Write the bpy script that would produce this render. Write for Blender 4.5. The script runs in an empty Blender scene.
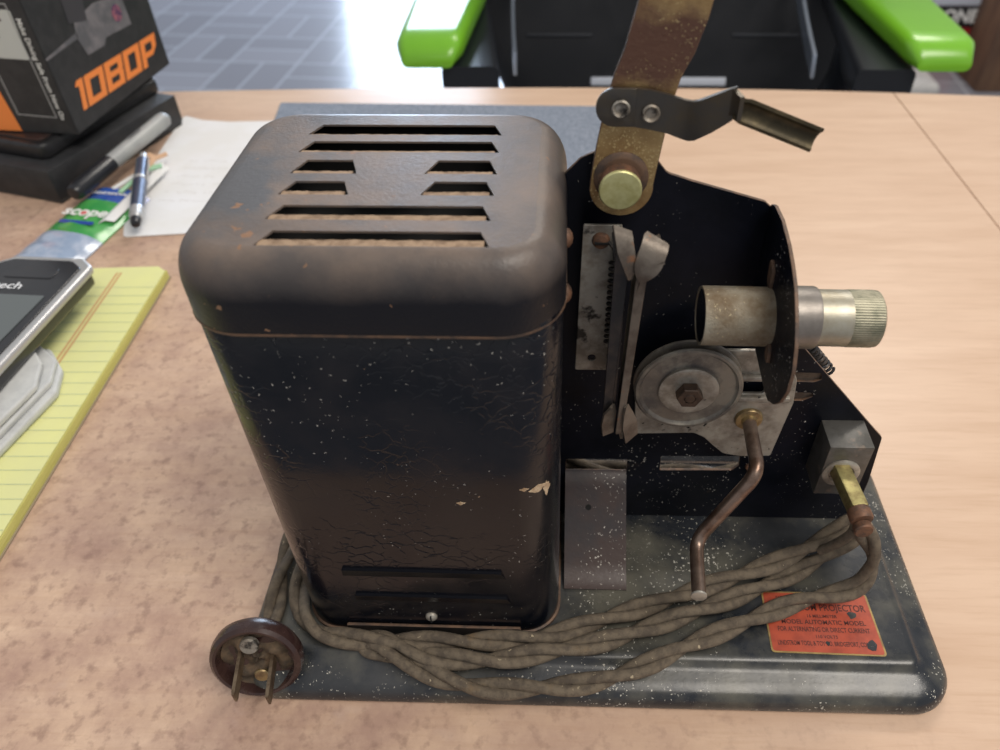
import bpy, bmesh, math, random
from mathutils import Vector, Matrix
random.seed(7)
S = bpy.context.scene
COL = S.collection
PI = math.pi
V = Vector

# ------------------------------------------------------------------ materials
def mat(name, c1, c2=None, ns=60., lo=.42, hi=.62, rough=.5, rough2=None, metal=0., bump=0., bs=400.,
        specks=None, specks2=None, cracks=0., c3=None, c3s=20., c3lo=.55, c3hi=.65, spec=.5, coat=0., detail=6., stretch=(1,1,1), zmix=None, band=None):
    m = bpy.data.materials.new(name); m.use_nodes = True
    N = m.node_tree.nodes; L = m.node_tree.links
    b = N['Principled BSDF']
    geo = N.new('ShaderNodeNewGeometry')
    mp = N.new('ShaderNodeMapping'); mp.inputs['Scale'].default_value = stretch
    L.new(geo.outputs['Position'], mp.inputs['Vector'])
    pos = mp.outputs[0]
    def noise(s, d=6., off=0.):
        n = N.new('ShaderNodeTexNoise'); n.inputs['Scale'].default_value = s; n.inputs['Detail'].default_value = d
        n.inputs['Roughness'].default_value = .62
        if off:
            a = N.new('ShaderNodeVectorMath'); a.operation = 'ADD'; a.inputs[1].default_value = (off, off*.7, -off)
            L.new(pos, a.inputs[0]); L.new(a.outputs[0], n.inputs['Vector'])
        else: L.new(pos, n.inputs['Vector'])
        return n.outputs['Fac']
    def ramp(src, a, z):
        r = N.new('ShaderNodeMapRange'); r.inputs['From Min'].default_value = a; r.inputs['From Max'].default_value = z
        L.new(src, r.inputs['Value']); return r.outputs[0]
    def mix(f, a, z):
        x = N.new('ShaderNodeMix'); x.data_type = 'RGBA'
        L.new(f, x.inputs[0])
        for v, i in ((a, 6), (z, 7)):
            if isinstance(v, tuple): x.inputs[i].default_value = (*v, 1)
            else: L.new(v, x.inputs[i])
        return x.outputs[2]
    col = c1
    b.inputs['Roughness'].default_value = rough
    if c2:
        f = ramp(noise(ns, detail), lo, hi); col = mix(f, c1, c2)
        if rough2 is not None:
            r = N.new('ShaderNodeMapRange'); L.new(f, r.inputs['Value'])
            r.inputs['To Min'].default_value = rough; r.inputs['To Max'].default_value = rough2
            L.new(r.outputs[0], b.inputs['Roughness'])
    if c3: col = mix(ramp(noise(c3s, 8., 3.7), c3lo, c3hi), col, c3)
    if zmix:   # settled dust / bare wear confined to the top of the part: (z0, z1, colour below)
        sz = N.new('ShaderNodeSeparateXYZ'); L.new(geo.outputs['Position'], sz.inputs[0])
        wob = N.new('ShaderNodeMath'); wob.operation = 'MULTIPLY_ADD'; L.new(noise(60, 6., 2.2), wob.inputs[0]); wob.inputs[1].default_value = .006; L.new(sz.outputs['Z'], wob.inputs[2])
        col = mix(ramp(wob.outputs[0], zmix[0], zmix[1]), zmix[2], col)
    if band:   # tarnished zone between two heights with ragged borders
        sz = N.new('ShaderNodeSeparateXYZ'); L.new(geo.outputs['Position'], sz.inputs[0])
        wob = N.new('ShaderNodeMath'); wob.operation = 'MULTIPLY_ADD'; L.new(noise(160, 8., 6.6), wob.inputs[0]); wob.inputs[1].default_value = .012; L.new(sz.outputs['Z'], wob.inputs[2])
        up = ramp(wob.outputs[0], band[0]+.004, band[0]+.008); dn_ = ramp(wob.outputs[0], band[1]+.012, band[1]+.006)
        pr_ = N.new('ShaderNodeMath'); pr_.operation = 'MULTIPLY'; L.new(up, pr_.inputs[0]); L.new(dn_, pr_.inputs[1])
        col = mix(pr_.outputs[0], col, band[2])
    for sp in (specks, specks2):
        if sp:   # (colour, voronoi scale, radius, keep threshold)
            v = N.new('ShaderNodeTexVoronoi'); v.inputs['Scale'].default_value = sp[1]
            dn = N.new('ShaderNodeTexNoise'); dn.inputs['Scale'].default_value = sp[1]*1.6; dn.inputs['Detail'].default_value = 2; L.new(pos, dn.inputs['Vector'])
            ds = N.new('ShaderNodeVectorMath'); ds.operation = 'SCALE'; ds.inputs[3].default_value = 1.6/sp[1]; L.new(dn.outputs['Color'], ds.inputs[0])
            da = N.new('ShaderNodeVectorMath'); da.operation = 'ADD'; L.new(pos, da.inputs[0]); L.new(ds.outputs[0], da.inputs[1]); L.new(da.outputs[0], v.inputs['Vector'])
            cl_ = N.new('ShaderNodeMapRange'); cl_.inputs['From Min'].default_value = .38; cl_.inputs['From Max'].default_value = .68
            cl_.inputs['To Min'].default_value = .0; cl_.inputs['To Max'].default_value = sp[2]*1.7; L.new(noise(28, 4., 8.1), cl_.inputs['Value'])
            a = N.new('ShaderNodeMath'); a.operation = 'LESS_THAN'; L.new(cl_.outputs[0], a.inputs[1]); L.new(v.outputs['Distance'], a.inputs[0])
            s = N.new('ShaderNodeSeparateColor'); L.new(v.outputs['Color'], s.inputs[0])
            g = N.new('ShaderNodeMath'); g.operation = 'GREATER_THAN'; g.inputs[1].default_value = sp[3]; L.new(s.outputs[0], g.inputs[0])
            k = N.new('ShaderNodeMath'); k.operation = 'MULTIPLY'; L.new(a.outputs[0], k.inputs[0]); L.new(g.outputs[0], k.inputs[1])
            col = mix(k.outputs[0], col, sp[0])
    if isinstance(col, tuple): b.inputs['Base Color'].default_value = (*col, 1)
    else: L.new(col, b.inputs['Base Color'])
    b.inputs['Metallic'].default_value = metal
    b.inputs['Specular IOR Level'].default_value = spec
    b.inputs['Coat Weight'].default_value = coat; b.inputs['Coat Roughness'].default_value = .15
    h = None
    if bump:
        bm_ = N.new('ShaderNodeBump'); bm_.inputs['Strength'].default_value = bump; bm_.inputs['Distance'].default_value = .0004
        L.new(noise(bs, 4., 1.3), bm_.inputs['Height']); h = bm_.outputs[0]
    if cracks:
        v = N.new('ShaderNodeTexVoronoi'); v.feature = 'DISTANCE_TO_EDGE'; v.inputs['Scale'].default_value = 160
        w = N.new('ShaderNodeVectorMath'); w.operation = 'ADD'
        n2 = N.new('ShaderNodeTexNoise'); n2.inputs['Scale'].default_value = 120; L.new(pos, n2.inputs['Vector'])
        sc = N.new('ShaderNodeVectorMath'); sc.operation = 'SCALE'; sc.inputs[3].default_value = .012
        L.new(n2.outputs['Color'], sc.inputs[0]); L.new(pos, w.inputs[0]); L.new(sc.outputs[0], w.inputs[1]); L.new(w.outputs[0], v.inputs['Vector'])
        rr = ramp(v.outputs['Distance'], 0., .05)
        # only in patches
        pm = ramp(noise(22, 3., 5.1), .45, .6)
        mm = N.new('ShaderNodeMix'); mm.data_type = 'FLOAT'; L.new(pm, mm.inputs[0]); mm.inputs[2].default_value = 1; L.new(rr, mm.inputs[3])
        b2 = N.new('ShaderNodeBump'); b2.inputs['Strength'].default_value = cracks; b2.inputs['Distance'].default_value = .0003
        L.new(mm.outputs[0], b2.inputs['Height'])
        if h: L.new(h, b2.inputs['Normal'])
        h = b2.outputs[0]
    if h: L.new(h, b.inputs['Normal'])
    return m

DUST = (.42, .40, .36)
ENAMEL = mat('black_enamel', (.004, .005, .008), (.009, .0085, .011), 40, rough=.15, rough2=.26, spec=.42, bump=.08, bs=500,
             specks=(DUST, 900, .17, .86), specks2=((.30, .20, .12), 260, .07, .93), cracks=.40)
ENAMEL_IN = mat('dark_enamel_plate', (.003, .004, .007), (.007, .008, .014), 30, rough=.30, rough2=.45, spec=.15, bump=.12,
                specks=(DUST, 900, .20, .82), c3=(.07, .05, .035), c3s=45, c3lo=.66, c3hi=.75)
BASEM = mat('dusty_black_base', (.014, .017, .022), (.035, .037, .040), 28, rough=.26, rough2=.42, bump=.15,
            specks=((.5, .48, .42), 850, .24, .60), specks2=((.36, .33, .27), 420, .14, .80), c3=(.105, .10, .080), c3s=30, c3lo=.46, c3hi=.68)
CAPM = mat('brown_dusty_cap', (.100, .086, .080), (.20, .150, .118), 34, .36, .66, rough=.32, rough2=.50, bump=.30, bs=900, spec=.36, zmix=(.1750, .1865, (.007, .007, .010)),
           specks=((.25, .14, .08), 300, .2, .92), c3=(.10, .10, .105), c3s=18, cracks=.08)
EDGE = mat('rusty_edge', (.16, .095, .06), (.07, .05, .04), 200, rough=.55, metal=.3)
LIPM = mat('dusty_lip', (.34, .235, .15), (.20, .13, .08), 300, rough=.9, bump=.8, bs=900)
RUST = mat('rusty_copper', (.19, .095, .055), (.09, .055, .04), 260, rough=.6, metal=.4, bump=.4)
STEEL = mat('aged_steel', (.42, .40, .35), (.25, .215, .175), 110, rough=.42, rough2=.6, metal=.55, bump=.3, specks=((.02, .02, .02), 420, .25, .80), c3=(.045, .04, .035), c3s=95, c3lo=.60, c3hi=.66)
GATEM = mat('brown_grey_gate_steel', (.17, .145, .12), (.10, .08, .065), 140, rough=.45, metal=.6, bump=.3, c3=(.26, .12, .06), c3s=160, c3lo=.62, c3hi=.7)
DARKST = mat('dark_blued_steel', (.028, .028, .030), (.06, .05, .045), 120, rough=.35, metal=.6, bump=.2)
CLIPM = mat('gunmetal_clip', (.085, .078, .070), (.105, .085, .06), 80, rough=.38, metal=.75, bump=.15, bs=700)
CLIPIN = mat('worn_clip_channel', (.050, .040, .022), (.11, .085, .045), 160, rough=.45, metal=.6, bump=.3)
BRASS = mat('worn_brass_arm', (.50, .35, .16), (.30, .18, .080), 90, .36, .64, rough=.40, rough2=.55, metal=.75, bump=.5, bs=700,
            band=(.2050, .2210, (.165, .088, .062)), specks=((.62, .48, .24), 1300, .34, .45))
BRASSHEAD = mat('pale_brass_stud', (.62, .60, .30), (.50, .47, .20), 260, rough=.42, metal=.55, bump=.2, bs=900)
BRASSROD = mat('yellow_brass_rod', (.46, .40, .17), (.26, .20, .09), 180, rough=.4, metal=.75, bump=.3)
LENSM = mat('dusty_nickel_lens', (.34, .31, .24), (.19, .135, .080), 60, .35, .6, rough=.42, rough2=.8, metal=.45, bump=.8, bs=1000,
            specks=((.45, .38, .24), 700, .25, .7))
LENSSMOOTH = mat('nickel_barrel', (.42, .40, .33), (.33, .29, .21), 90, rough=.42, metal=.6, bump=.15)
COLLAR = mat('grey_collar', (.27, .245, .22), (.20, .18, .16), 100, rough=.42, metal=.7, bump=.2)
KNURL = mat('knurled_nickel', (.32, .30, .22), (.17, .17, .12), 150, rough=.45, metal=.6)
BLACKIN = mat('recess_black', (.004, .004, .004), rough=.9)  # black paints in the shade inside slots, holes and the cap
GLASS = mat('dark_lens_glass', (.01, .01, .012), rough=.06, coat=.6)
DISC = mat('pulley_zinc', (.20, .18, .155), (.12, .108, .10), 60, rough=.42, rough2=.6, metal=.55, bump=.3, c3=(.27, .25, .21), c3s=60, c3lo=.5, c3hi=.6, specks=((.03, .03, .03), 600, .2, .9))
NUTM = mat('brown_nut', (.10, .065, .045), (.06, .04, .03), 200, rough=.5, metal=.5, bump=.4)
CRANKM = mat('brown_steel_crank', (.27, .20, .16), (.14, .085, .06), 110, rough=.34, metal=.8, bump=.25)
BUSHM = mat('brass_bushing', (.40, .30, .15), (.20, .14, .08), 200, rough=.42, metal=.75, bump=.3)
CORDM = mat('brown_cloth_cord', (.150, .118, .082), (.085, .066, .048), 260, rough=.9, bump=1., bs=1500, specks=((.40, .33, .22), 520, .2, .88), c3=(.17, .115, .062), c3s=60, c3lo=.62, c3hi=.75)
BAKE = mat('brown_bakelite', (.035, .018, .016), (.060, .032, .026), 60, rough=.22, rough2=.36, bump=.1)
BAKEIN = mat('grimy_bakelite', (.05, .035, .022), (.14, .09, .05), 130, rough=.8, bump=1., bs=500)
PRONG = mat('tarnished_prong', (.24, .18, .12), (.12, .08, .05), 200, rough=.5, metal=.7, bump=.3)
LABELRED = mat('orange_red_label', (.44, .075, .035), (.33, .055, .028), 150, rough=.45, specks=((.6, .5, .4), 420, .14, .93), bump=.1)
GOLD = mat('gold_label_border', (.40, .28, .10), (.24, .16, .07), 200, rough=.45, metal=.3)
INK = mat('black_ink', (.075, .018, .014), rough=.6)
TABBR = mat('brown_reflective_tab', (.050, .032, .028), (.022, .020, .024), 30, rough=.30, rough2=.42, spec=.32, metal=.0, bump=.15,
            specks=((.5, .47, .42), 850, .24, .66), specks2=((.4, .36, .32), 420, .12, .86))
GREYMET = mat('grey_zinc_block', (.14, .135, .125), (.10, .095, .085), 140, rough=.42, metal=.55, bump=.25, c3=(.24, .19, .15), c3s=110, c3lo=.58, c3hi=.68)

# ------------------------------------------------------------------ object helpers
def link(o, parent=None):
    COL.objects.link(o)
    if parent is not None:
        o.parent = parent
    return o
WORLD = {}
def wpos(o):
    return WORLD.get(o.name, V((0, 0, 0)))
def emit(name, me, material, parent=None, smooth=40):
    """mesh given in world coordinates -> object with its origin at its own centre-bottom"""
    vs = me.vertices
    lo = V([min(v.co[i] for v in vs) for i in range(3)]); hi = V([max(v.co[i] for v in vs) for i in range(3)])
    c = V(((lo.x+hi.x)/2, (lo.y+hi.y)/2, lo.z))
    me.transform(Matrix.Translation(-c))
    o = bpy.data.objects.new(name, me)
    mats = material if isinstance(material, (list, tuple)) else [material]
    me.materials.clear()
    for k in mats: me.materials.append(k)
    link(o, parent)
    WORLD[o.name] = c
    o.location = c - (wpos(parent) if parent is not None else V((0, 0, 0)))
    if smooth:
        for p in me.polygons: p.use_smooth = True
        try: me.set_sharp_from_angle(angle=math.radians(smooth))
        except Exception: pass
    me.update()
    return o
def thing(name, loc, label, cat, group=None):
    o = bpy.data.objects.new(name, None); o.empty_display_size = .01
    link(o); o.location = loc; WORLD[o.name] = V(loc)
    o['label'] = label; o['category'] = cat
    if group: o['group'] = group
    return o
def tag(o, label=None, cat=None, group=None, kind=None):
    if label: o['label'] = label
    if cat: o['category'] = cat
    if group: o['group'] = group
    if kind: o['kind'] = kind
    return o
def bm2me(bm, name='m'):
    bmesh.ops.remove_doubles(bm, verts=bm.verts, dist=1e-7)
    bmesh.ops.recalc_face_normals(bm, faces=bm.faces)
    me = bpy.data.meshes.new(name); bm.to_mesh(me); bm.free(); return me
def tf(me, M): me.transform(M); return me
def curve_mesh(outs, half, bevel=0., res=2):
    cu = bpy.data.curves.new('c', 'CURVE'); cu.dimensions = '2D'; cu.fill_mode = 'BOTH'
    cu.extrude = max(half-bevel, 1e-6); cu.bevel_depth = bevel; cu.bevel_resolution = res; cu.offset = -bevel
    for o in outs:
        sp = cu.splines.new('POLY'); sp.points.add(len(o)-1)
        for p, q in zip(sp.points, o): p.co = (q[0]*100, q[1]*100, 0, 1)
        sp.use_cyclic_u = True
    cu.extrude *= 100; cu.bevel_depth *= 100; cu.offset *= 100
    ob = bpy.data.objects.new('c', cu); COL.objects.link(ob); bpy.context.view_layer.update()
    dg = bpy.context.evaluated_depsgraph_get()
    me = bpy.data.meshes.new_from_object(ob.evaluated_get(dg)); bpy.data.objects.remove(ob)
    me.transform(Matrix.Scale(.01, 4))
    return me
XZ = lambda y: Matrix(((1, 0, 0, 0), (0, 0, -1, y), (0, 1, 0, 0), (0, 0, 0, 1)))      # u->x v->z w->-y
YZ = lambda x: Matrix(((0, 0, 1, x), (1, 0, 0, 0), (0, 1, 0, 0), (0, 0, 0, 1)))       # u->y v->z w->x
XY = lambda z: Matrix.Translation((0, 0, z))
def sheet(name, outs, thick, M, material, parent, bevel=0., edge=None, smooth=30):
    """flat plate with rounded outline / holes; edge = material for the cut edge"""
    me = curve_mesh(outs, thick/2, bevel)
    if edge:
        n = [abs(p.normal.z) < .8 for p in me.polygons]
    me.transform(M)
    o = emit(name, me, [material, edge] if edge else material, parent, smooth)
    if edge:
        for p, e in zip(me.polygons, n): p.material_index = 1 if e else 0
    return o
def rrect(x0, y0, x1, y1, r, n=8):
    P = []
    for cx, cy, a in ((x1-r, y1-r, 0), (x0+r, y1-r, PI/2), (x0+r, y0+r, PI), (x1-r, y0+r, 3*PI/2)):
        for k in range(n+1):
            t = a+PI/2*k/n; P.append((cx+r*math.cos(t), cy+r*math.sin(t)))
    return P
def circ(cx, cy, r, n=32, a0=0.): return [(cx+r*math.cos(a0+2*PI*k/n), cy+r*math.sin(a0+2*PI*k/n)) for k in range(n)]
def roundpoly(P, rad, n=6):
    """round the corners of polygon P; rad one number or per corner"""
    out = []; N = len(P)
    for i in range(N):
        r = rad[i] if isinstance(rad, (list, tuple)) else rad
        a, b, c = V(P[i-1]), V(P[i]), V(P[(i+1) % N])
        if r <= 0: out.append(tuple(b)); continue
        u, w = (a-b), (c-b); lu, lw = u.length, w.length; u.normalize(); w.normalize()
        ang = u.angle(w); d = min(r/math.tan(ang/2) if ang > .01 else r, lu*.48, lw*.48)
        p0, p1 = b+u*d, b+w*d
        for k in range(n+1):
            t = k/n; out.append(tuple((1-t)**2*p0+2*t*(1-t)*b+t*t*p1))
    return out
def loft(rings, close_a=True, close_b=True, bm=None):
    bm = bm or bmesh.new(); R = []
    for r in rings: R.append([bm.verts.new(p) for p in r])
    n = len(rings[0])
    for a, b in zip(R, R[1:]):
        for k in range(n): bm.faces.new((a[k], a[(k+1) % n], b[(k+1) % n], b[k]))
    if close_a: bm.faces.new(R[0][::-1])
    if close_b: bm.faces.new(R[-1])
    return bm
def rloft(x0, y0, x1, y1, r, prof, n=10, **k):
    """rounded-rectangle loft; prof = (inset, z)"""
    return loft([[(p[0], p[1], z) for p in rrect(x0+i, y0+i, x1-i, y1-i, max(r-i, .0003), n)] for i, z in prof], **k)
def box(name, x0, y0, z0, x1, y1, z1, material, parent, bev=.0005, seg=2, M=None, smooth=40):
    bm = bmesh.new(); bmesh.ops.create_cube(bm, size=1)
    for v in bm.verts: v.co = V((x0+(v.co.x+.5)*(x1-x0), y0+(v.co.y+.5)*(y1-y0), z0+(v.co.z+.5)*(z1-z0)))
    if bev: bmesh.ops.bevel(bm, geom=bm.edges[:], offset=bev, segments=seg, affect='EDGES', profile=.5)
    me = bm2me(bm)
    if M is not None: me.transform(M)
    return emit(name, me, material, parent, smooth)
def axisM(p, d):
    return Matrix.Translation(p) @ V(d).normalized().to_track_quat('Z', 'Y').to_matrix().to_4x4()
def lathe_me(prof, p, d, n=48, flute=None):
    """prof = (radius, height along d)"""
    bm = bmesh.new(); R = []
    for i, (r, h) in enumerate(prof):
        R.append([bm.verts.new(((r+(flute(i, k) if flute else 0))*math.cos(2*PI*k/n), (r+(flute(i, k) if flute else 0))*math.sin(2*PI*k/n), h)) for k in range(n)])
    for a, b in zip(R, R[1:]):
        for k in range(n): bm.faces.new((a[k], a[(k+1) % n], b[(k+1) % n], b[k]))
    bm.faces.new(R[0][::-1]); bm.faces.new(R[-1])
    me = bm2me(bm); me.transform(axisM(p, d)); return me
def lathe(name, prof, p, d, material, parent, n=48, smooth=35, flute=None):
    return emit(name, lathe_me(prof, p, d, n, flute), material, parent, smooth)
def smoothpath(P, k=8):
    P = [V(p) for p in P]; out = []
    Q = [P[0]*2-P[1]]+P+[P[-1]*2-P[-2]]
    for i in range(1, len(Q)-2):
        p0, p1, p2, p3 = Q[i-1:i+3]
        for j in range(k):
            t = j/k
            out.append(.5*((2*p1)+(p2-p0)*t+(2*p0-5*p1+4*p2-p3)*t*t+(3*p1-p0-3*p2+p3)*t**3))
    out.append(P[-1]); return out
def frames(P):
    T = []
    for i in range(len(P)):
        t = (P[min(i+1, len(P)-1)]-P[max(i-1, 0)]); T.append(t.normalized() if t.length > 1e-9 else V((0, 0, 1)))
    n = T[0].orthogonal().normalized(); F = []
    for t in T:
        n = (n-t*n.dot(t)); n = n.normalized() if n.length > 1e-6 else t.orthogonal().normalized()
        F.append((t, n, t.cross(n)))
    return F
def tube_bm(P, r, n=12, bm=None, flat=None):
    F = frames(P); rings = []
    for i, (p, (t, a, b)) in enumerate(zip(P, F)):
        rr = r[i] if isinstance(r, (list, tuple)) else r
        rings.append([p+(a*math.cos(2*PI*k/n)+b*math.sin(2*PI*k/n))*rr for k in range(n)])
    return loft(rings, bm=bm)
def tube(name, P, r, material, parent, n=12, smooth=50, sm=0):
    if sm: P = smoothpath(P, sm)
    else: P = [V(p) for p in P]
    return emit(name, bm2me(tube_bm(P, r, n)), material, parent, smooth)
def text_me(s, size, M, extrude=.00003, bold=0., align='CENTER', sx=1., shear=0.):
    cu = bpy.data.curves.new('t', 'FONT'); cu.body = s; cu.size = 1; cu.extrude = extrude/size; cu.align_x = align; cu.align_y = 'CENTER'
    cu.offset = bold; cu.shear = shear; cu.resolution_u = 3
    ob = bpy.data.objects.new('t', cu); COL.objects.link(ob); bpy.context.view_layer.update()
    dg = bpy.context.evaluated_depsgraph_get(); me = bpy.data.meshes.new_from_object(ob.evaluated_get(dg)); bpy.data.objects.remove(ob)
    me.transform(Matrix.Diagonal((size*sx, size, size, 1))); me.transform(M); return me
def planeM(o, u, v):
    """matrix: local x->u, y->v, z->normal"""
    u = V(u).normalized(); v = V(v); v = (v-u*v.dot(u)).normalized(); w = u.cross(v)
    return Matrix(((u.x, v.x, w.x, o[0]), (u.y, v.y, w.y, o[1]), (u.z, v.z, w.z, o[2]), (0, 0, 0, 1)))
def ribbon(P, dirs, thick, bm=None):
    """bent strip: P centre-line points, dirs half-width vectors; solid of given thickness"""
    P = [V(p) for p in P]; D = [V(d) for d in dirs]; rings = []
    for i in range(len(P)):
        t = (P[min(i+1, len(P)-1)]-P[max(i-1, 0)]).normalized(); n = t.cross(D[i]).normalized()*thick/2
        rings.append([P[i]-D[i]-n, P[i]+D[i]-n, P[i]+D[i]+n, P[i]-D[i]+n])
    return loft(rings, bm=bm)

# ================================================================== PROJECTOR
proj = thing('toy_film_projector', (.135, .06, 0), 'old black hand-cranked toy film projector with brass reel arm and cloth cord on the desk', 'film projector')

# ---- base
prof = [(.0030, .0006), (.0012, .0003), (.0003, .0010), (.0, .0022), (.0003, .0048), (.0016, .0072), (.0036, .0086), (.0070, .0098), (.0100, .0106), (.0118, .0113),
        (.0130, .0127), (.0142, .0134), (.0160, .0135), (.0170, .0135)]
base = emit('base', bm2me(rloft(0, -.0012, .2690, .1225, .0165, prof, 12)), BASEM, proj, 50)

# ---- lamp house
LX0, LX1, LY0, LY1 = .0246, .1216, .0212, .1075
body = emit('lamp_house', bm2me(rloft(LX0, LY0, LX1, LY1, .0135, [(0, .0150), (0, .05), (0, .10), (0, .1635), (.0004, .1642), (.0004, .168)], 12, close_a=True, close_b=False)), ENAMEL, proj, 50)
seam = emit('bottom_bead', bm2me(rloft(LX0-.0008, LY0-.0008, LX1+.0008, LY1+.0008, .0143, [(.001, .0136), (0, .0139), (0, .0152), (.001, .0156)], 12)), EDGE, body)
# dark tilted strips across the lower front wall
for z0, z1, xa, xb in ((.0512, .0562, .0460, .1015), (.0352, .0400, .0480, .1030)):
    bm = loft([[V((xa, LY0+.0004, z1)), V((xa, LY0-.0011, z1-.0002)), V((xa-.0005, LY0-.0001, z0)), V((xa-.0005, LY0+.0004, z0))],
               [V((xb, LY0+.0004, z1-.0006)), V((xb, LY0-.0011, z1-.0008)), V((xb+.0014, LY0-.0001, z0-.0003)), V((xb+.0014, LY0+.0004, z0-.0003))]])
    emit('front_strip', bm2me(bm), mat('dark_strip_enamel', (.004, .0045, .007), rough=.25, spec=.3), body, 20)
# fixing strip and screw
sheet('fixing_strip', [roundpoly([(.0415, .0140), (.1075, .0140), (.1075, .0199), (.0415, .0205)], .0008)], .0012, XZ(LY0-.0014), DARKST, body, .0003, EDGE)
sheet('strip_edge', [[(.0415, LY0-.0012), (.1075, LY0-.0012), (.1075, LY0+.0002), (.0415, LY0+.0002)]], .0008, XY(.0148), DARKST, body)
scr = lathe('screw', [(.0022, 0), (.0022, .0008), (.0018, .0014), (.0009, .0018), (.0002, .0019)], (.0741, LY0+.0002, .0250), (0, -1, .15), STEEL, body, 24)
tag(scr, label='steel slotted screw')
box('screw_slot', .07385, LY0-.0019, .0232, .07435, LY0-.0012, .0268, BLACKIN, body, 0)
# chipped paint flecks, right edge
for cx, cz, w, h, a in ((.1148, .0995, .0030, .0013, .5), (.1172, .0975, .0012, .0026, .2), (.1105, .1005, .0012, .0006, 0), (.0905, .0935, .0012, .0006, .2)):
    P = [(cx+w*math.cos(t)*(1+.35*math.sin(3*t+a)), cz+h*math.sin(t)*(1+.4*math.cos(4*t))+a*.3*w*math.cos(t)) for t in [2*PI*k/16 for k in range(16)]]
    yy = LY0 if cx < LX1-.0135 else LY0+.0135-math.sqrt(max(0, .0135**2-(cx-(LX1-.0135))**2))
    ang = 0 if cx < LX1-.0135 else math.asin((cx-(LX1-.0135))/.0135)
    M = Matrix.Translation((cx, yy, cz)) @ Matrix.Rotation(ang, 4, 'Z') @ Matrix.Translation((-cx, 0, -cz)) @ XZ(0)
    sheet('paint_chip', [P], .0003, M, mat('chip_cream', (.55, .42, .28), (.35, .22, .12), 500, rough=.8), body)

# ---- cap with cooling slots
CX0, CX1, CY0, CY1, ZT = .0230, .1224, .0198, .1092, .1835
FH, FV, RC = .0080, .0125, .0175
rings = []
for i, z in [(.0010, .1622), (.0001, .1620), (0, .1630), (0, .1670)]+[(FH*(1-math.cos(PI/2*k/12)), ZT-FV+FV*math.sin(PI/2*k/12)) for k in range(13)]:
    rings.append([(p[0], p[1], z) for p in rrect(CX0+i, CY0+i, CX1-i, CY1-i, RC-i, 12)])
bm = loft(rings, False, False)
rows = [(.0293, .0347, [(.0470, .1033)]), (.0410, .0470, [(.0463, .1028)]), (.0533, .0597, [(.0461, .0642), (.0839, .1027)]),
        (.0647, .0719, [(.0462, .0640), (.0834, .1027)]), (.0772, .0836, [(.0452, .1024)]), (.0882, .0948, [(.0453, .1025)])]
slots = []; lipdata = []
for y0, y1, xs in rows:
    for xa, xb in xs:
        q = 1-(y0-.0293)/.059; fr_ = .0003+.0010*q; bk_ = .0005+.0012*q
        slots.append([(xa-.0004, y0-fr_), (xb+.0004, y0-fr_), (xb-.0022, y1), (xa+.0026, y1)]); lipdata.append((xa, xb, y0, y1, fr_, bk_))
bmesh.ops.recalc_face_normals(bm, faces=bm.faces)
tm = curve_mesh([rrect(CX0+FH-.0001, CY0+FH-.0001, CX1-FH+.0001, CY1-FH+.0001, RC-FH, 12)]+slots, .0003)
tm.transform(Matrix.Translation((0, 0, ZT-.00031)))
bm.from_mesh(tm)
me = bpy.data.meshes.new('cap'); bm.to_mesh(me); bm.free()
cap = emit('lamp_house_cap', me, CAPM, proj, 40)
tag(cap, label='brown dusty cap with eight cooling slots')
for xa, xb, y0, y1, fr_, bk_ in lipdata:      # louvre tongue bent down under each slot's front edge, thick with dust
    n = 40; r = [[], [], [], []]
    for k in range(n+1):
        x = xa+.0004+(xb-xa-.0014)*k/n; j = .0004*random.random()
        for q, (dy, dz) in enumerate(((-fr_, -.0001), (bk_+j, -.0003), (bk_+j, -.0022), (-fr_, -.0014))):
            r[q].append(V((x, y0+dy, ZT+dz)))
    bm = bmesh.new()
    Q = [[bm.verts.new(p) for p in row] for row in r]
    for a in range(4):
        for k in range(n): bm.faces.new((Q[a][k], Q[a][k+1], Q[(a+1) % 4][k+1], Q[(a+1) % 4][k]))
    bm.faces.new([Q[a][0] for a in range(4)]); bm.faces.new([Q[a][n] for a in range(4)])
    emit('slot_lip', bm2me(bm), LIPM, cap, 20)
emit('cap_rim', bm2me(rloft(CX0-.0002, CY0-.0002, CX1+.0002, CY1+.0002, RC+.0002, [(.0012, .1619), (.0001, .1618), (0, .1621), (.0001, .1625), (.0012, .1626)], 12)), EDGE, cap)
shade = emit('slot_dark_liner', bm2me(rloft(.036, .0245, .112, .1020, .006, [(0, .1640), (.0, .1790), (.0006, .1790), (.0006, .1645)], 6, close_a=False, close_b=True)), BLACKIN, cap)  # black liner added so the cap slots read as dark interior
# two domed screws on the right wall
for y, z in ((.058, .1672), (.052, .1525)):
    rv = lathe('side_screw', [(.0030, 0), (.0030, .0008), (.0026, .0018), (.0014, .0026), (.0002, .0028)], (.1214, y, z), (1, 0, 0), RUST, body, 20)

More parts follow.
